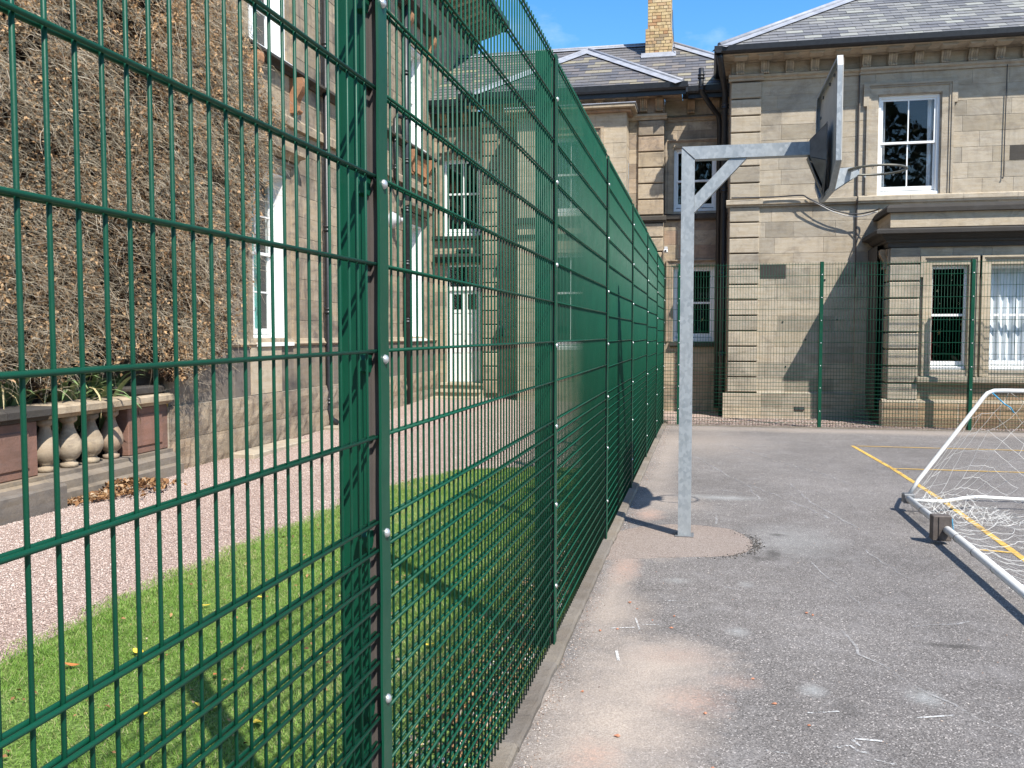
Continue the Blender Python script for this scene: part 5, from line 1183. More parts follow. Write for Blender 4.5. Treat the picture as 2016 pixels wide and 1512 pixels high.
mould(lb, FE, Y0L, 20.5, [(0.02, 4.74), (-0.07, 4.74), (-0.07, 4.86), (-0.04, 4.90), (0.02, 4.90)], M_STONE_LEFT, 'string_course', seg=1.3)
mould(lb, FE, 9.6, 20.2, [(0.02, 5.50), (-0.04, 5.50), (-0.06, 5.53), (-0.16, 5.56), (-0.16, 5.60), (-0.10, 5.63), (0.02, 5.65)], M_SOOT, 'sill_string', seg=1.25)
# recessed wall behind the balustrade and its return (front face at y = Y0L)
MB().box(-7.3, Y0L - 0.002, -0.3, LX - 0.0, Y0L + 0.3, 9.7).build('return_wall', M_STONE_LEFT, lb)
MB().box(-7.5, 2.0, -0.3, -7.2, Y0L - 0.003, 9.7).build('recessed_wall', M_STONE_LEFT, lb)
MB().box(-7.196, 2.0, -0.3, -7.10, Y0L - 0.003, 1.45).build('plinth_band', M_SOOT, lb)
quoins(lb, F_front(Y0L), -6.52, LX + 0.09, -0.1, 0.78, 0.05, M_ROCK, 0.3, 'corner_plinth')
# windows
window(lb, FE, *V1, nx=2, ny=2, rail=2.80, frame=0.05, y=0.19, curtain=[(12.25, 12.66)], cmat=M_TEAL, sill_h=0.12)
window(lb, FE, *V2, nx=2, ny=2, rail=6.9, frame=0.05, y=0.19, curtain=[(11.78, 12.1), (12.4, 12.68)], sill_h=0.10)
window(lb, FE, *V3, nx=2, ny=2, rail=6.75, frame=0.05, y=0.19, curtain=[(18.6, 18.9)], sill_h=0.10)
window(lb, FE, *V4, nx=2, ny=2, rail=2.80, frame=0.05, y=0.19, sill_h=0.10)
for V in (V1, V2, V3, V4):
    m = MB(); m.box(V[0] + .001, 0.003, V[2], V[0] + 0.022, 0.188, V[3]); m.box(V[1] - 0.022, 0.003, V[2], V[1] - .001, 0.188, V[3]); m.box(V[0] + .022, 0.003, V[3] - 0.02, V[1] - 0.022, 0.188, V[3] - .001); m.prism([(-0.10, V[2] - 0.06), (-0.10, V[2] - 0.01), (0.188, V[2] + 0.02), (0.188, V[2] - 0.06)], V[0] - 0.04, V[1] + 0.04, 'x'); m.build('window_lining', M_WHITE, lb, FE)
for V in (V1, V2, V3, V4): surround(lb, FE, V[0] - .02, V[1] + .02, V[2], V[3] + .02, 0.19, M_STONE_LEFT, 0.05)
for V in (V1, V4):
    mould(lb, FE, V[0] - 0.35, V[1] + 0.35, [(0.02, 4.22), (-0.06, 4.22), (-0.09, 4.27), (-0.20, 4.30), (-0.20, 4.36), (0.02, 4.40)], M_STONE_LEFT, 'window_hood')
mould(lb, FE, V3[0] - 0.72, V3[1] + 0.55, [(0.02, 8.30), (-0.10, 8.30), (-0.14, 8.36), (-0.30, 8.42), (-0.30, 8.50), (0.02, 8.60)], M_SOOT, 'window_hood')
me_cons = bracket_mesh(0.16, 0.52, 0.20, M_TERRA)
for y, z in ((11.55, 4.97), (12.93, 4.97), (18.35, 4.97), (19.62, 4.97), (18.22, 7.76), (19.85, 7.76)): obj('console', me_cons, lb, FE @ T(y, 0, z))
mould(lb, FE, V3[0] - 0.1, V3[1] + 0.1, [(0.02, 5.10), (-0.07, 5.10), (-0.05, 5.3), (-0.09, 5.48), (0.02, 5.48)], M_TERRA, 'carved_panel')
MB().box(11.50, -0.006, 0.77, 12.42, 0.02, 1.50).build('patch_panel', M_STONE_PALE, lb, F_east(LX + 0.06))
# eaves
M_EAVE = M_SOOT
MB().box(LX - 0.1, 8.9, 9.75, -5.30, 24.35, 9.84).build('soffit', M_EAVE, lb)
MB().box(-5.34, 8.9, 9.842, -5.26, 24.40, 10.02).build('gutter', M_IRON, lb)
me_eb = MB().prism([(0, 0), (-0.75, 0.22), (-0.75, 0.34), (0, 0.34)], 0, 0.16, 'x').mesh('eaves_bracket', M_STONE_BACK); fix_normals(me_eb)
y = 17.2
while y < 24.1: obj('eaves_bracket', me_eb, lb, FE @ T(y, 0, 9.405)); y += 0.42
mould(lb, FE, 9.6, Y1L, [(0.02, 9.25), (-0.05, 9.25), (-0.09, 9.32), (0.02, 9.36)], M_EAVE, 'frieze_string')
MB().prism([(-5.30, 9.95), (-9.5, 12.3), (-9.5, 9.95)], 8.9, 24.35, 'y').build('roof', M_SLATE_B, lb)
MB().box(-12, Y1L - 0.001, 0, -6.2, Y1L + 0.3, 9.74).build('end_wall', M_STONE_LEFT, lb)
for (x0_, y0_, x1_, y1_) in ((-6.08, 10.75, -5.72, 12.45), (-6.08, 13.75, -5.80, 14.35)):
    tag(MB().cbox(x0_, y0_, -0.05, x1_, y1_, 0.055 if y1_ < 13 else 0.10, 0.012).build('stone_slab', M_STONE), 'worn greenish stone slab lying on the gravel against the house plinth' if y1_ < 13 else 'small stone slab under the foot of the nearer black downpipe', 'slab')
# downpipes
pipe(lb, 'downpipe', [(-6.10, 14.05, 9.8), (-6.10, 14.05, 0.35), (-6.06, 14.05, 0.2), (-5.95, 14.08, 0.12)], 0.048, [(-6.10, 14.05, z) for z in (6.3, 4.6, 3.35, 2.0, 0.5)])
pipe(lb, 'downpipe', [(-6.09, 18.12, 9.8), (-6.09, 18.12, 0.15)], 0.062, [(-6.09, 18.12, z) for z in (7.85, 7.0, 6.1, 5.2, 4.2, 3.1, 1.9)])
pipe(lb, 'waste_pipe', [(-6.09, 18.0, 6.05), (-6.09, 17.6, 6.0), (-6.09, 17.42, 5.9), (-6.09, 17.42, 4.75), (-6.09, 17.6, 4.6), (-6.09, 18.0, 4.5)], 0.04, [(-6.09, 17.42, 5.5), (-6.09, 17.42, 4.95)])
lm = thing('wall_lamp', 'round pale bulkhead lamp high on the house wall beside the downpipe', 'lamp', (-6.2, 17.5, 3.9))
mm = MB(); vs = []; fs = []
for i, (d, r) in enumerate(((0, .17), (.05, .17), (.06, .145), (.12, .13), (.17, .09), (.19, .04))):
    vs += [(-6.2 + d, 17.45 + r * math.cos(6.2832 * j / 16), 3.9 + r * math.sin(6.2832 * j / 16)) for j in range(16)]
fs = [(i * 16 + j, i * 16 + (j + 1) % 16, (i + 1) * 16 + (j + 1) % 16, (i + 1) * 16 + j) for i in range(5) for j in range(16)] + [tuple(80 + j for j in range(16))]
mm.add(vs, fs, True).build('lamp_dome', M_GREY, lm)
MB().tube([(-6.01, 17.45, 3.9), (-5.95, 17.5, 3.9)], 0.05, 10).build('sensor', M_GREY, lm)
ys_ = MB().cbox(-6.245, Y0L - 0.068, 0.60, -6.165, Y0L - 0.052, 0.87, 0.003)
tag(ys_.build('marker_plate', M_YSIGN), 'narrow upright yellow plate on the corner of the house beside the balustrade', 'sign')

# ---------------------------------------------------------------- balustrade
ba = thing('balustrade', 'low stone balustrade with bulbous balusters beside the house corner', 'balustrade', (-6.25, 8.2, 0))
bx = -6.25
for (y0_, y1_) in ((6.0, 7.38), (8.76, 9.50)):
    pm = MB(); pm.cbox(bx - 0.14, y0_, 0.28, bx + 0.10, y1_, 0.80, 0.01); p_ = pm.build('pier', M_REDSTONE, ba)
    MB().cbox(bx + 0.09, y0_ + 0.12, 0.36, bx + 0.115, y1_ - 0.12, 0.72, 0.012).build('panel', M_REDSTONE, p_)
L_ = [6.0, 6.9, 7.5, 8.5, 9.5]
for a, b in zip(L_[:-1], L_[1:]): MB().prism([(bx - 0.18, 0.802), (bx + 0.12, 0.802), (bx + 0.14, 0.83), (bx + 0.20, 0.85), (bx + 0.20, 0.91), (bx + 0.16, 0.93), (bx - 0.22, 0.93), (bx - 0.22, 0.85)], a + .003, b - .003, 'y').build('coping', M_SOOT if a < 7 else M_STONE_BACK, ba)
for a, b in ((6.0, 7.40), (7.404, 8.2), (8.204, 8.9), (8.904, 9.50)):
    MB().prism([(bx - 0.2, -0.1), (bx + 0.30, -0.1), (bx + 0.30, 0.10), (bx + 0.24, 0.12), (bx + 0.24, 0.2), (bx + 0.16, 0.24), (bx + 0.16, 0.278), (bx - 0.2, 0.278)], a, b, 'y').build('base_course', M_BAND, ba)
MB().cbox(bx - 0.2, 5.6, -0.1, bx + 0.42, 7.38, 0.22, 0.02).build('base_course', M_BAND, ba)
MB().cbox(bx - 0.17, 8.85, 0.931, bx + 0.12, 9.45, 1.03, 0.02).build('cap_block', M_SOOT, ba)
bal = MB().lathe([(0.085, 0.0), (0.085, 0.04), (0.065, 0.05), (0.06, 0.07), (0.095, 0.10), (0.125, 0.16), (0.13, 0.21), (0.115, 0.27), (0.075, 0.35), (0.055, 0.41), (0.05, 0.44), (0.07, 0.455), (0.085, 0.47), (0.085, 0.52)], 0, 0, 0.281, 18).mesh('baluster', M_STONE_BACK); fix_normals(bal)
for y in (7.60, 7.93, 8.26, 8.59): obj('baluster', bal, ba, T(bx, y, 0))

# strap-leaved plants behind the balustrade
def strap_mesh(L, w, droop, mat, nm='leaf'):
    m = MB(); N = 9; vs = []; 
    for i in range(N + 1):
        t = i / N; ang = 1.25 - droop * t * t * 2.0; 
        if i == 0: p = Vector((0, 0, 0))
        else: p = p + Vector((math.cos(ang), 0, math.sin(ang))) * (L / N)
        ww = w * (0.7 + 0.5 * math.sin(t * 2.4)) * (1 - t ** 4) * 0.5 + 0.001
        vs += [(p.x, -ww, p.z + ww * 0.35), (p.x, 0, p.z), (p.x, ww, p.z + ww * 0.35)]
    fs = []
    for i in range(N):
        a = i * 3; fs += [(a, a + 3, a + 4, a + 1), (a + 1, a + 4, a + 5, a + 2)]
    m.add(vs, fs, True); return m.mesh(nm, mat)
SMS = [strap_mesh(0.85, 0.055, 0.6, M_STRAP), strap_mesh(0.6, 0.045, 1.0, M_STRAP), strap_mesh(0.85, 0.05, 0.85, M_STRAP), strap_mesh(0.8, 0.02, 1.35, M_STRAPD), strap_mesh(0.9, 0.018, 1.5, M_STRAPD)]
for pi, (px_, py_, nl, lab) in enumerate([(-6.62, 8.35, 46, 'large clump of green strap shaped leaves spilling over the balustrade coping'), (-6.65, 7.45, 34, 'second clump of strap shaped leaves nearer the left edge behind the coping'), (-6.6, 9.0, 20, 'small leaning clump of strap shaped leaves against the house corner')]):
    pl_ = thing('strap_leaved_plant', lab, 'plant', (px_, py_, 0.55), 'strap leaved plants behind the balustrade')
    for i in range(nl):
        a = R.uniform(-2.3, 2.3); mi = R.choice([0, 0, 1, 1, 2, 2, 3, 4]) if pi < 2 else R.choice([0, 1, 2, 3])
        obj('leaf', SMS[mi], pl_, T(px_ + R.uniform(-.1, .1), py_ + R.uniform(-.22, .22), 0.55 + R.uniform(0, .1)) @ Matrix.Rotation(a, 4, 'Z') @ Matrix.Rotation(R.uniform(-.5, .35), 4, 'Y') @ Matrix.Scale(R.uniform(.8, 1.3), 4))

# ---------------------------------------------------------------- dead creeper on the house
cw = thing('dead_creeper', 'huge mat of dry leafless creeper with brown dead leaves covering the house wall', 'climbing plant', (-6.6, 9.0, 0.9))
def creeper():
    EZ = [1.30, 1.45, 1.70, 2.10, 2.55, 3.3, 3.60, 3.85, 4.2, 4.7, 5.0, 5.3, 5.6, 5.9, 8.0]; EY = [10.3, 10.85, 11.0, 11.05, 11.1, 11.2, 11.5, 11.75, 11.9, 12.2, 11.8, 11.2, 10.9, 10.75, 10.7]
    def edge(z):   # right-hand limit of growth (Y)
        return np.interp(z, EZ, EY)
    def low(y): return 1.25 + 0.12 * np.sin(y * 3.1) + 0.10 * np.sin(y * 7.7 + 1)
    def surf(y, z):   # distance of the growth's face
        k = sstep(8.2, 9.55, y); base = -6.20 * (1 - k) + -5.92 * k
        return base + 0.07 * np.sin(y * 1.7 + 0.6 * np.sin(z * 1.9)) * np.sin(z * 1.3 + y * .4) + 0.05 * np.sin(y * 5.1 + z * 2) * np.sin(z * 4.3 - y)
    def clump(y, z): return 0.5 + 0.5 * np.sin(y * 2.3 + np.sin(z * 2.9) * 1.4) * np.sin(z * 2.2 + 1.1 * np.sin(y * 1.7))
    def sample(n, feather=0.12, holes=True):
        y = 5.0 + 7.9 * rs.rand(n); z = 1.05 + 7.2 * rs.rand(n)
        k = (y < edge(z) + feather * rs.randn(n)) & (z > low(y) + 0.05 * rs.randn(n))
        hole = np.sin(y * 4.7 + 1.9 * np.sin(z * 3.3 + 1)) * np.sin(z * 5.3 + 1.7 * np.sin(y * 2.9)) + 0.5 * np.sin(y * 13 + z * 3) * np.sin(z * 12.1 - y * 4)
        if holes: k &= (hole < 0.80) | (rs.rand(len(y)) < 0.12)
        k &= rs.rand(len(y)) < np.clip(1.0 - np.clip((y - 10.2) / 0.8, 0, 1) * np.clip((2.6 - z) / 0.8, 0, 0.85), 0, 1)
        return y[k], z[k]
    # deep layer: old leaf mould by the wall, gap shade put into its colour
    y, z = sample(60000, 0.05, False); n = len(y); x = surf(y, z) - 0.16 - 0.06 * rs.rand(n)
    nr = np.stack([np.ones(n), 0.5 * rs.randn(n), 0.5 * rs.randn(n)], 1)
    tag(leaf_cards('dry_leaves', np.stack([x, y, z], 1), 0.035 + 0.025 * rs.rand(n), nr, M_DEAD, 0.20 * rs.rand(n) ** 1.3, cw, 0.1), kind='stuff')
    # leaf clusters
    y, z = sample(150000); c = clump(y, z) + 0.25 * np.sin(y * 9) * np.sin(z * 8); up = np.clip((z - 4.0) / 1.6, 0, 1)
    k = rs.rand(len(y)) < np.clip(0.22 + 0.75 * np.clip(c - 0.25, 0, 1) + 0.35 * up, 0, 1); y, z = y[k], z[k]; c = c[k]; n = len(y)
    x = surf(y, z) - 0.12 + 0.17 * rs.rand(n) ** 1.5
    nr = rs.randn(n, 3) + np.array([0.8, -0.2, 0.5])
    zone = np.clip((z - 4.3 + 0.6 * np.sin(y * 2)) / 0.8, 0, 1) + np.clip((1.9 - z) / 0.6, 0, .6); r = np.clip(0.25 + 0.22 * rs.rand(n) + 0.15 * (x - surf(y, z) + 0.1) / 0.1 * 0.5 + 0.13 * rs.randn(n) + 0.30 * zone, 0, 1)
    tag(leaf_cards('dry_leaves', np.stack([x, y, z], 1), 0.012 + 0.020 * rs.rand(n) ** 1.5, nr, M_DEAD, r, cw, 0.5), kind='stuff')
    # twigs: bent ribbons with three-sided section
    y, z = sample(72000, 0.22); n = len(y); cl_ = clump(y, z) + 0.35 * np.sin(y * 6.3 + 2 * np.sin(z * 5)) * np.sin(z * 7.1); x = surf(y, z) - 0.14 + 0.10 * rs.rand(n) + 0.13 * np.clip(cl_, 0, 1.2)
    S = 4; Lg = 0.10 + 0.42 * rs.rand(n) ** 2; th = rs.randn(n) * 0.42 + np.where(rs.rand(n) < 0.5, 0.15, np.pi - 0.15); el = rs.randn(n) * 0.35
    pts = np.zeros((n, S + 1, 3)); pts[:, 0] = np.stack([x, y, z], 1)
    for s in range(S):
        d = np.stack([np.sin(el) * 0.55 + 0.12, np.cos(th) * np.cos(el), np.sin(th) * np.cos(el) - 0.10 * s], 1)
        pts[:, s + 1] = pts[:, s] + d * (Lg / S)[:, None]; th = th + rs.randn(n) * 0.35; el = el + rs.randn(n) * 0.3
    # do not poke far in front of the windows
    rad_ = (0.0016 + 0.0042 * rs.rand(n) ** 3)
    vs = np.zeros((n, S + 1, 3, 3)); offs = np.array([(0, 1, 0), (0.9, -0.5, 0.3), (-0.4, -0.5, -0.9)])
    for s in range(S + 1):
        for j in range(3): vs[:, s, j] = pts[:, s] + offs[j] * (rad_ * (1 - 0.6 * s / S))[:, None] + np.array([0, 0, 0.0])
    base = (np.arange(n) * (S + 1) * 3)[:, None]; fl = []
    for s in range(S):
        for j in range(3):
            a = s * 3 + j; b = s * 3 + (j + 1) % 3; fl.append(np.concatenate([base + a, base + b, base + b + 3, base + a + 3], 1))
    f = np.stack(fl, 1).reshape(-1, 4)
    r = np.clip(0.62 + 0.28 * rs.randn(n), 0, 1)
    tag(npmesh('twigs', vs.reshape(-1, 3), f, M_TWIG, cw, nside=4, rnd=np.repeat(r, S * 3)), kind='stuff')
    # backing of old stems hides the wall, coloured near-black for the shaded holes
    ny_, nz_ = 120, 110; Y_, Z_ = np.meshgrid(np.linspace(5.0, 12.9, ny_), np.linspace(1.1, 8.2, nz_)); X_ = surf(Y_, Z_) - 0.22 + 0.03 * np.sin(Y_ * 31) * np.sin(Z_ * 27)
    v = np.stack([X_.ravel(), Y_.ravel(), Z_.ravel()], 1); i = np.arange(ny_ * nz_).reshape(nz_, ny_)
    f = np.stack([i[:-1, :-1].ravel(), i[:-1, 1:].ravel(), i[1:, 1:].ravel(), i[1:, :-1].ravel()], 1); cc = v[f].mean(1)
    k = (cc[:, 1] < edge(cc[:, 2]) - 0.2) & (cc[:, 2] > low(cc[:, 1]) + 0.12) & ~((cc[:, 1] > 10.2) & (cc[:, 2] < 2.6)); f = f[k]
    tag(npmesh('shaded_old_growth', v, f, M_DEAD, cw, nside=4, rnd=0.02 * rs.rand(len(f))), kind='stuff')
creeper()
# thick dark stems climbing through it
for (ys0, pts) in ((0, [(-6.6, 8.35, 0.7), (-6.5, 8.45, 1.3), (-6.42, 8.30, 2.2), (-6.40, 8.36, 3.1), (-6.36, 8.28, 4.4), (-6.40, 8.3, 5.6)]), (1, [(-6.6, 7.9, 0.7), (-6.5, 7.95, 1.4), (-6.45, 7.7, 2.6), (-6.42, 7.75, 4.6), (-6.45, 7.72, 6)]), (2, [(-6.5, 9.2, 0.6), (-6.35, 9.25, 1.5), (-6.2, 9.7, 2.4), (-6.1, 10.3, 3.4)])):
    MB().tube(pts, [0.022, 0.02, 0.018, 0.015, 0.012, 0.008][:len(pts)], 8).build('stem', M_BARK, cw)

# ---------------------------------------------------------------- basketball hoop
hp = thing('basketball_hoop', 'galvanised steel basketball post with side arm, fan backboard and bare rim', 'basketball hoop', (-0.142, 7.41, 0))
hx, hy, gz = -0.142, 7.41, H(-0.14, 7.41)
MB().cbox(hx - 0.075, hy - 0.075, gz + 0.004, hx + 0.075, hy + 0.075, gz + 0.013, 0.003).build('base_plate', M_GALV_DULL, hp)
m = MB(); s = 0.051; zt = 3.095
# post with a mitred top, arm with mitred start
m.add([(hx - s, hy - s, gz + .011), (hx + s, hy - s, gz + .011), (hx + s, hy + s, gz + .011), (hx - s, hy + s, gz + .011), (hx - s, hy - s, zt), (hx + s, hy - s, zt - 0.1), (hx + s, hy + s, zt - 0.1), (hx - s, hy + s, zt)],
      [(0, 1, 2, 3), (4, 5, 6, 7), (0, 1, 5, 4), (1, 2, 6, 5), (2, 3, 7, 6), (3, 0, 4, 7)]); m.build('post', M_GALV, hp)
xe = 0.80; g_ = 0.003
MB().add([(hx - s + g_, hy - s, zt), (hx + s + g_, hy - s, zt - 0.1), (hx + s + g_, hy + s, zt - 0.1), (hx - s + g_, hy + s, zt), (xe, hy - s, zt), (xe, hy - s, zt - 0.1), (xe, hy + s, zt - 0.1), (xe, hy + s, zt)],
         [(0, 1, 2, 3), (4, 5, 6, 7), (0, 1, 5, 4), (1, 2, 6, 5), (2, 3, 7, 6), (3, 0, 4, 7)]).build('arm', M_GALV, hp)
b0 = 0.075
MB().prism([(hx + s + .001, 2.58), (hx + s + .001, 2.71), (hx + s + 0.27, 2.993), (hx + s + 0.40, 2.993)], hy - 0.040, hy + 0.040, 'y').build('brace', M_GALV, hp)
MB().tube([(hx - s * 0.98, hy - s - .001, zt - .003), (hx + s, hy - s - .001, zt - 0.1)], 0.004, 6).build('weld', M_GALV_DULL, hp)
# fan-shaped board, folded edges on its back (towards -X)
BXF = 0.925
fan = [(-0.60, 3.575), (0.60, 3.575), (0.63, 3.50), (0.63, 2.84), (0.30, 2.675), (-0.30, 2.675), (-0.63, 2.84), (-0.63, 3.50)]
bd = MB(); bd.prism([(hy + y, z) for y, z in fan], BXF, BXF + 0.006, 'x'); board = bd.build('backboard', M_BOARD, hp)
for i in range(len(fan)):
    (ya, za), (yb2, zb2) = fan[i], fan[(i + 1) % len(fan)]; cy_, cz_ = 0, 3.2
    def inn(y, z, k): return (y + (cy_ - y) * k, z + (cz_ - z) * k)
    ia, ib = inn(ya, za, 0.008), inn(yb2, zb2, 0.008); ja, jb = inn(ya, za, 0.055), inn(yb2, zb2, 0.055)
    X0, X1 = BXF - 0.034, BXF - 0.001
    f_ = MB(); f_.add([(X1, hy + ya, za), (X1, hy + yb2, zb2), (X0, hy + yb2, zb2), (X0, hy + ya, za), (X1, hy + ia[0], ia[1]), (X1, hy + ib[0], ib[1]), (X0 + .004, hy + ib[0], ib[1]), (X0 + .004, hy + ia[0], ia[1]), (X0, hy + ja[0], ja[1]), (X0, hy + jb[0], jb[1]), (X0 + .004, hy + jb[0], jb[1]), (X0 + .004, hy + ja[0], ja[1])],
                      [(0, 1, 2, 3), (4, 7, 6, 5), (3, 2, 9, 8), (7, 11, 10, 6), (8, 9, 10, 11), (0, 4, 5, 1)])
    f_.build('edge_flange', M_GALV, board)
for (y, z) in [(-0.55, 3.4), (-0.55, 3.0), (0.55, 3.4), (0.55, 3.0), (-0.4, 3.53), (0.0, 3.53), (0.4, 3.53), (-0.25, 3.53), (-0.48, 3.2), (-0.3, 2.8)]:
    MB().cbox(BXF - 0.014, hy + y - 0.012, z - 0.012, BXF - 0.001, hy + y + 0.012, z + 0.012, 0.003).build('bolt', M_GALV_DULL, board)
# bracket: folded plates flaring from the arm end to the board
def plate(pts, th, nm, mat, par):
    P = [Vector(p) for p in pts]; n_ = (P[1] - P[0]).cross(P[2] - P[0]).normalized() * th; k = len(P)
    MB().add(P + [p + n_ for p in P], [tuple(range(k)), tuple(range(k, 2 * k))[::-1]] + [(i, (i + 1) % k, k + (i + 1) % k, k + i) for i in range(k)]).build(nm, mat, par)
XB = BXF - 0.04; xa = 0.775
for sgn in (-1, 1):
    yn = hy + sgn * 0.055; yf = hy + sgn * 0.17
    plate([(xa, yn, 3.11), (XB, yf, 3.20), (XB, yf, 2.93), (xa, yn, 2.98)], 0.005, 'bracket_plate', M_GALV_DULL, hp)
    plate([(xa, yn, 2.975), (XB, yf, 2.925), (XB + .03, hy + sgn * 0.03, 2.68)], 0.005, 'bracket_plate', M_GALV_DULL, hp)
plate([(xa - .01, hy - 0.055, 2.98), (xa - .01, hy + 0.055, 2.98), (XB, hy + 0.03, 2.68), (XB, hy - 0.03, 2.68)], 0.005, 'bracket_plate', M_GALV_DULL, hp)
plate([(xa, hy - 0.055, 3.11), (xa, hy + 0.055, 3.11), (XB, hy + 0.17, 3.21), (XB, hy - 0.17, 3.21)], 0.005, 'bracket_plate', M_GALV_DULL, hp)
plate([(XB - .002, hy - 0.20, 3.21), (XB - .002, hy + 0.20, 3.21), (XB - .002, hy + 0.20, 2.90), (XB - .002, hy + 0.04, 2.66), (XB - .002, hy - 0.04, 2.66), (XB - .002, hy - 0.20, 2.90)], 0.004, 'back_plate', M_GALV_DULL, hp)
# rim support: tapering channel in front of the board
for sgn in (-1, 1):
    plate([(BXF + .008, hy + sgn * 0.075, 2.875), (1.14, hy + sgn * 0.05, 2.888), (1.14, hy + sgn * 0.05, 2.835), (BXF + .008, hy + sgn * 0.075, 2.70)], 0.005, 'rim_bracket', M_GALV, hp)
plate([(BXF + .008, hy - 0.075, 2.877), (BXF + .008, hy + 0.075, 2.877), (1.14, hy + 0.05, 2.89), (1.14, hy - 0.05, 2.89)], 0.004, 'rim_bracket', M_GALV, hp)
rc = Vector((1.268, hy, 2.868)); RR = 0.215
rim = MB().tube([(rc.x + RR * math.cos(t * math.pi / 20), rc.y + RR * math.sin(t * math.pi / 20), rc.z) for t in range(40)], 0.009, 8, closed=True).build('rim', M_RIM, hp)
for t in range(12):
    a = t * math.pi / 6 + 0.2; MB().tube([(rc.x + (RR - .003) * math.cos(a), rc.y + (RR - .003) * math.sin(a), rc.z - .006), (rc.x + (RR - .012) * math.cos(a + .03), rc.y + (RR - .012) * math.sin(a + .03), rc.z - .024), (rc.x + (RR - .003) * math.cos(a + .07), rc.y + (RR - .003) * math.sin(a + .07), rc.z - .006)], 0.0025, 5).build('net_hook', M_GALV, rim)
for sgn in (-1, 1): MB().tube([(1.06, hy + sgn * 0.04, 2.855), (1.13, hy + sgn * 0.155, 2.864)], 0.009, 6).build('rim_strut', M_GALV, rim)

# ---------------------------------------------------------------- goal
gl = thing('football_goal', 'white tubular football goal tipped on the asphalt with torn white net', 'goal', (1.85, 8.9, 0))
GX = 1.865
MB().tube([(GX, 8.92, 0.095), (GX - .005, 6.5, 0.10), (GX - .03, 3.4, 0.10)], 0.030, 14).build('crossbar', M_GOAL, gl)
MB().tube([(GX + .01, 8.94, 0.11), (GX + 0.10, 8.96, 0.26), (2.44, 9.0, 0.93), (2.50, 9.0, 1.02), (2.545, 9.0, 1.075), (2.60, 9.0, 1.098), (2.68, 9.0, 1.10), (5.2, 9.0, 1.10)], 0.019, 12).build('upper_side_bar', M_GOAL, gl)
MB().tube([(GX + .02, 8.86, 0.085), (2.15, 8.90, 0.075), (2.45, 9.12, 0.085), (2.55, 9.17, 0.085), (2.9, 9.20, 0.07), (5.2, 9.25, 0.06)], 0.017, 12).build('lower_side_bar', M_GOAL, gl)
MB().tube([(5.2, 9.0, 1.10), (5.2, 3.4, 1.10)], 0.02, 10).build('rear_bar', M_GOAL, gl)
MB().cbox(GX - .045, 8.86, 0.05, GX + .05, 8.97, 0.14, 0.01).build('corner_joint', M_GALV_DULL, gl)
wt = MB().cbox(1.755, 7.50, 0.008, 1.895, 7.60, 0.205, 0.006).build('counterweight', M_RUST, gl)
MB().box(1.80, 7.493, 0.012, 1.806, 7.4995, 0.20).build('seam', M_RUST, wt)
for y in (8.3, 7.2, 6.75, 6.3, 5.75, 5.3): MB().tube([(GX - .005 + .0310 * math.cos(a * math.pi / 8), y, 0.098 + .0310 * math.sin(a * math.pi / 8)) for a in range(16)], 0.0018, 5, closed=True).build('net_tie', M_RUBBER, gl)
MB().tube([(1.93, 7.75, 0.13), (1.955, 7.74, 0.14), (1.96, 7.70, 0.02)], 0.005, 6).build('blue_tie', M_BLUE, gl)
MB().tube([(2.58, 8.98, 1.08), (2.63, 8.97, 1.03), (2.68, 8.97, 0.98), (2.73, 8.96, 0.95), (2.76, 8.96, 0.90)], 0.006, 6).build('blue_tie', M_BLUE, gl)
def net(name, fn, nu, nv, r):
    P = [[Vector(fn(i / nu, j / nv)) for j in range(nv + 1)] for i in range(nu + 1)]; m = MB()
    def seg(a, b):
        mid = (a + b) / 2 + Vector((R.uniform(-.003, .003), R.uniform(-.003, .003), -0.006 + R.uniform(-.003, .001))); m.tube([a, mid, b], r, 3, cap=False, smooth=False)
    for i in range(nu):
        for j in range(nv):
            if (i + j) % 2 == 0:
                if R.random() < 0.93: seg(P[i][j], P[i + 1][j + 1])
            elif R.random() < 0.93: seg(P[i + 1][j], P[i][j + 1])
    tag(m.build(name, M_NET, gl, recalc=False), kind='stuff')
NZ = lambda x, y, s=0: mnoise.noise(Vector((x * 3.1 + s, y * 3.1, s)))
def side_net(u, v):     # from the upper bar down to the ground, sagging
    x = 1.92 + u * 3.2; top = min(1.09, 0.12 + (x - 1.90) * 1.45); bot = 0.06
    z = bot + (top - bot) * v; return (x + 0.07 * NZ(u * 2, v * 1.2, 1), 9.02 - 0.22 * math.sin(v * 3.14) * (0.5 + NZ(u * 2, v * 1, 4)) + 0.04, z - 0.10 * math.sin(v * 3.14) * (0.4 + abs(NZ(u * 1.5, v, 7))))
net('net', side_net, 34, 13, 0.0016)
def ground_net(u, v):   # loose over the ground behind the crossbar
    x = GX + 0.02 + u * 1.9; y = 8.85 - v * 5.4 + 0.10 * NZ(u * 5, v * 9, 2)
    n_ = NZ(u * 3.3, v * 9, 5); z = H(x, y) + 0.012 + max(0, 0.09 - u * 0.6) + 0.07 * max(0, n_) * (1 - 0.3 * u) + 0.012 * (1 + NZ(u * 9, v * 20, 9))
    return (x + 0.07 * NZ(u * 6, v * 11, 8), y, z)
net('net', ground_net, 18, 56, 0.0015)
def heap(u, v):         # gathered net near the corner
    x = GX + 0.03 + u * 0.75; y = 8.98 - v * 0.9 + 0.08 * NZ(u * 9, v * 9, 3); return (x, y, 0.02 + (0.14 * (1 - u) + 0.05) * abs(NZ(u * 6, v * 7, 12)) * 1.8)
net('net', heap, 16, 20, 0.0015)
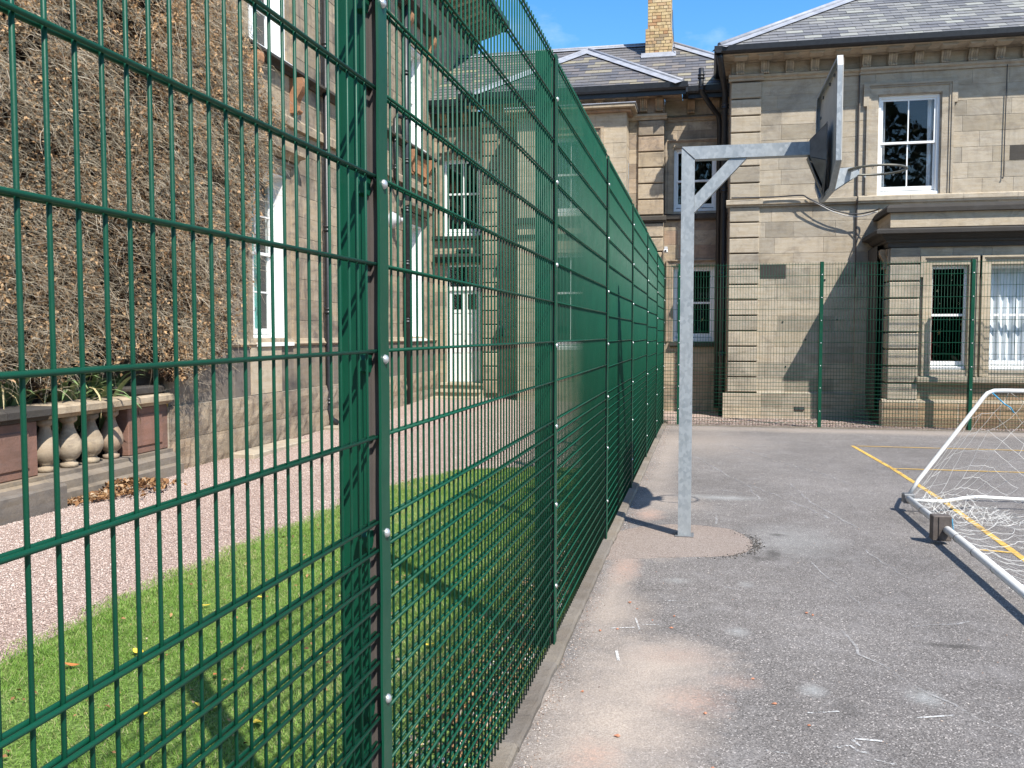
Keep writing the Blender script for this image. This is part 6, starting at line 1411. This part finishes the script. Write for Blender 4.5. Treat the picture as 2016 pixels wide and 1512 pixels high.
for k in range(26):     # loose torn strands
    x, y = GX + R.uniform(0.05, 1.4), R.uniform(4.6, 8.9); pts = [(x, y, H(x, y) + .01)]
    for i in range(7): x += R.uniform(-.05, .08); y += R.uniform(-.06, .06); pts.append((x, y, H(x, y) + R.uniform(.006, .05)))
    if k == 0: sm = MB()
    sm.tube(pts, 0.0016, 3, cap=False, smooth=False)
tag(sm.build('loose_strands', M_NET, gl, recalc=False), kind='stuff')

# ---------------------------------------------------------------- trees behind the camera, seen in the windows' reflections
def tree(x, y, h, rr_, label, conifer):
    t = thing('tree', label, 'tree', (x, y, 0))
    MB().tube([(x, y, -0.1), (x + .1, y, h * .4), (x, y + .1, h * .9)], [0.35, 0.22, 0.05], 8).build('trunk', M_BARK, t)
    n = 5200; tt = rs.rand(n) ** 0.7; a = rs.rand(n) * 6.28
    if conifer: zz = h * (0.12 + 0.88 * (1 - tt)); rd = rr_ * tt * (0.35 + 0.65 * rs.rand(n) ** .5) * (1 + 0.25 * np.sin(a * 5 + zz * 2))
    else:
        zz = h * (0.25 + 0.75 * rs.rand(n)); rd = rr_ * np.sqrt(np.clip(1 - ((zz / h - 0.6) / 0.42) ** 2, 0.02, 1)) * (0.4 + 0.6 * rs.rand(n) ** .5) * (1 + 0.2 * np.sin(a * 3 + zz))
    c = np.stack([x + rd * np.cos(a), y + rd * np.sin(a), zz], 1)
    tag(leaf_cards('crown', c, 0.14 + 0.22 * rs.rand(n), rs.randn(n, 3), M_TREE, rs.rand(n), t), kind='stuff')
tree(3.0, -24, 15.5, 3.6, 'tall dark conifer behind the court mirrored in the left pane of the upper window', True)
tree(9.5, -25, 17.0, 5.2, 'broad dark tree behind the court mirrored in the right pane of the upper window', False)
tree(6.3, -29, 14.0, 4.5, 'rounded dark tree farther back mirrored low in the upper window', False)
tree(-3.0, -27, 15.0, 5.0, 'spreading dark tree behind the camera on the garden side', False)

hd_ = thing('reflection_hedge', 'unseen dark foliage added behind the court to darken the ground floor reflections', 'reflection_hedge', (2, -27, 0))
n = 16000; c_ = np.stack([-26 + 60 * rs.rand(n), -27 + 1.2 * rs.randn(n), 7.5 * rs.rand(n)], 1)  # unseen leaf mass, added so the low windows reflect something dark
tag(leaf_cards('foliage', c_, 0.25 + 0.3 * rs.rand(n), rs.randn(n, 3), M_TREE, rs.rand(n), hd_), kind='stuff')
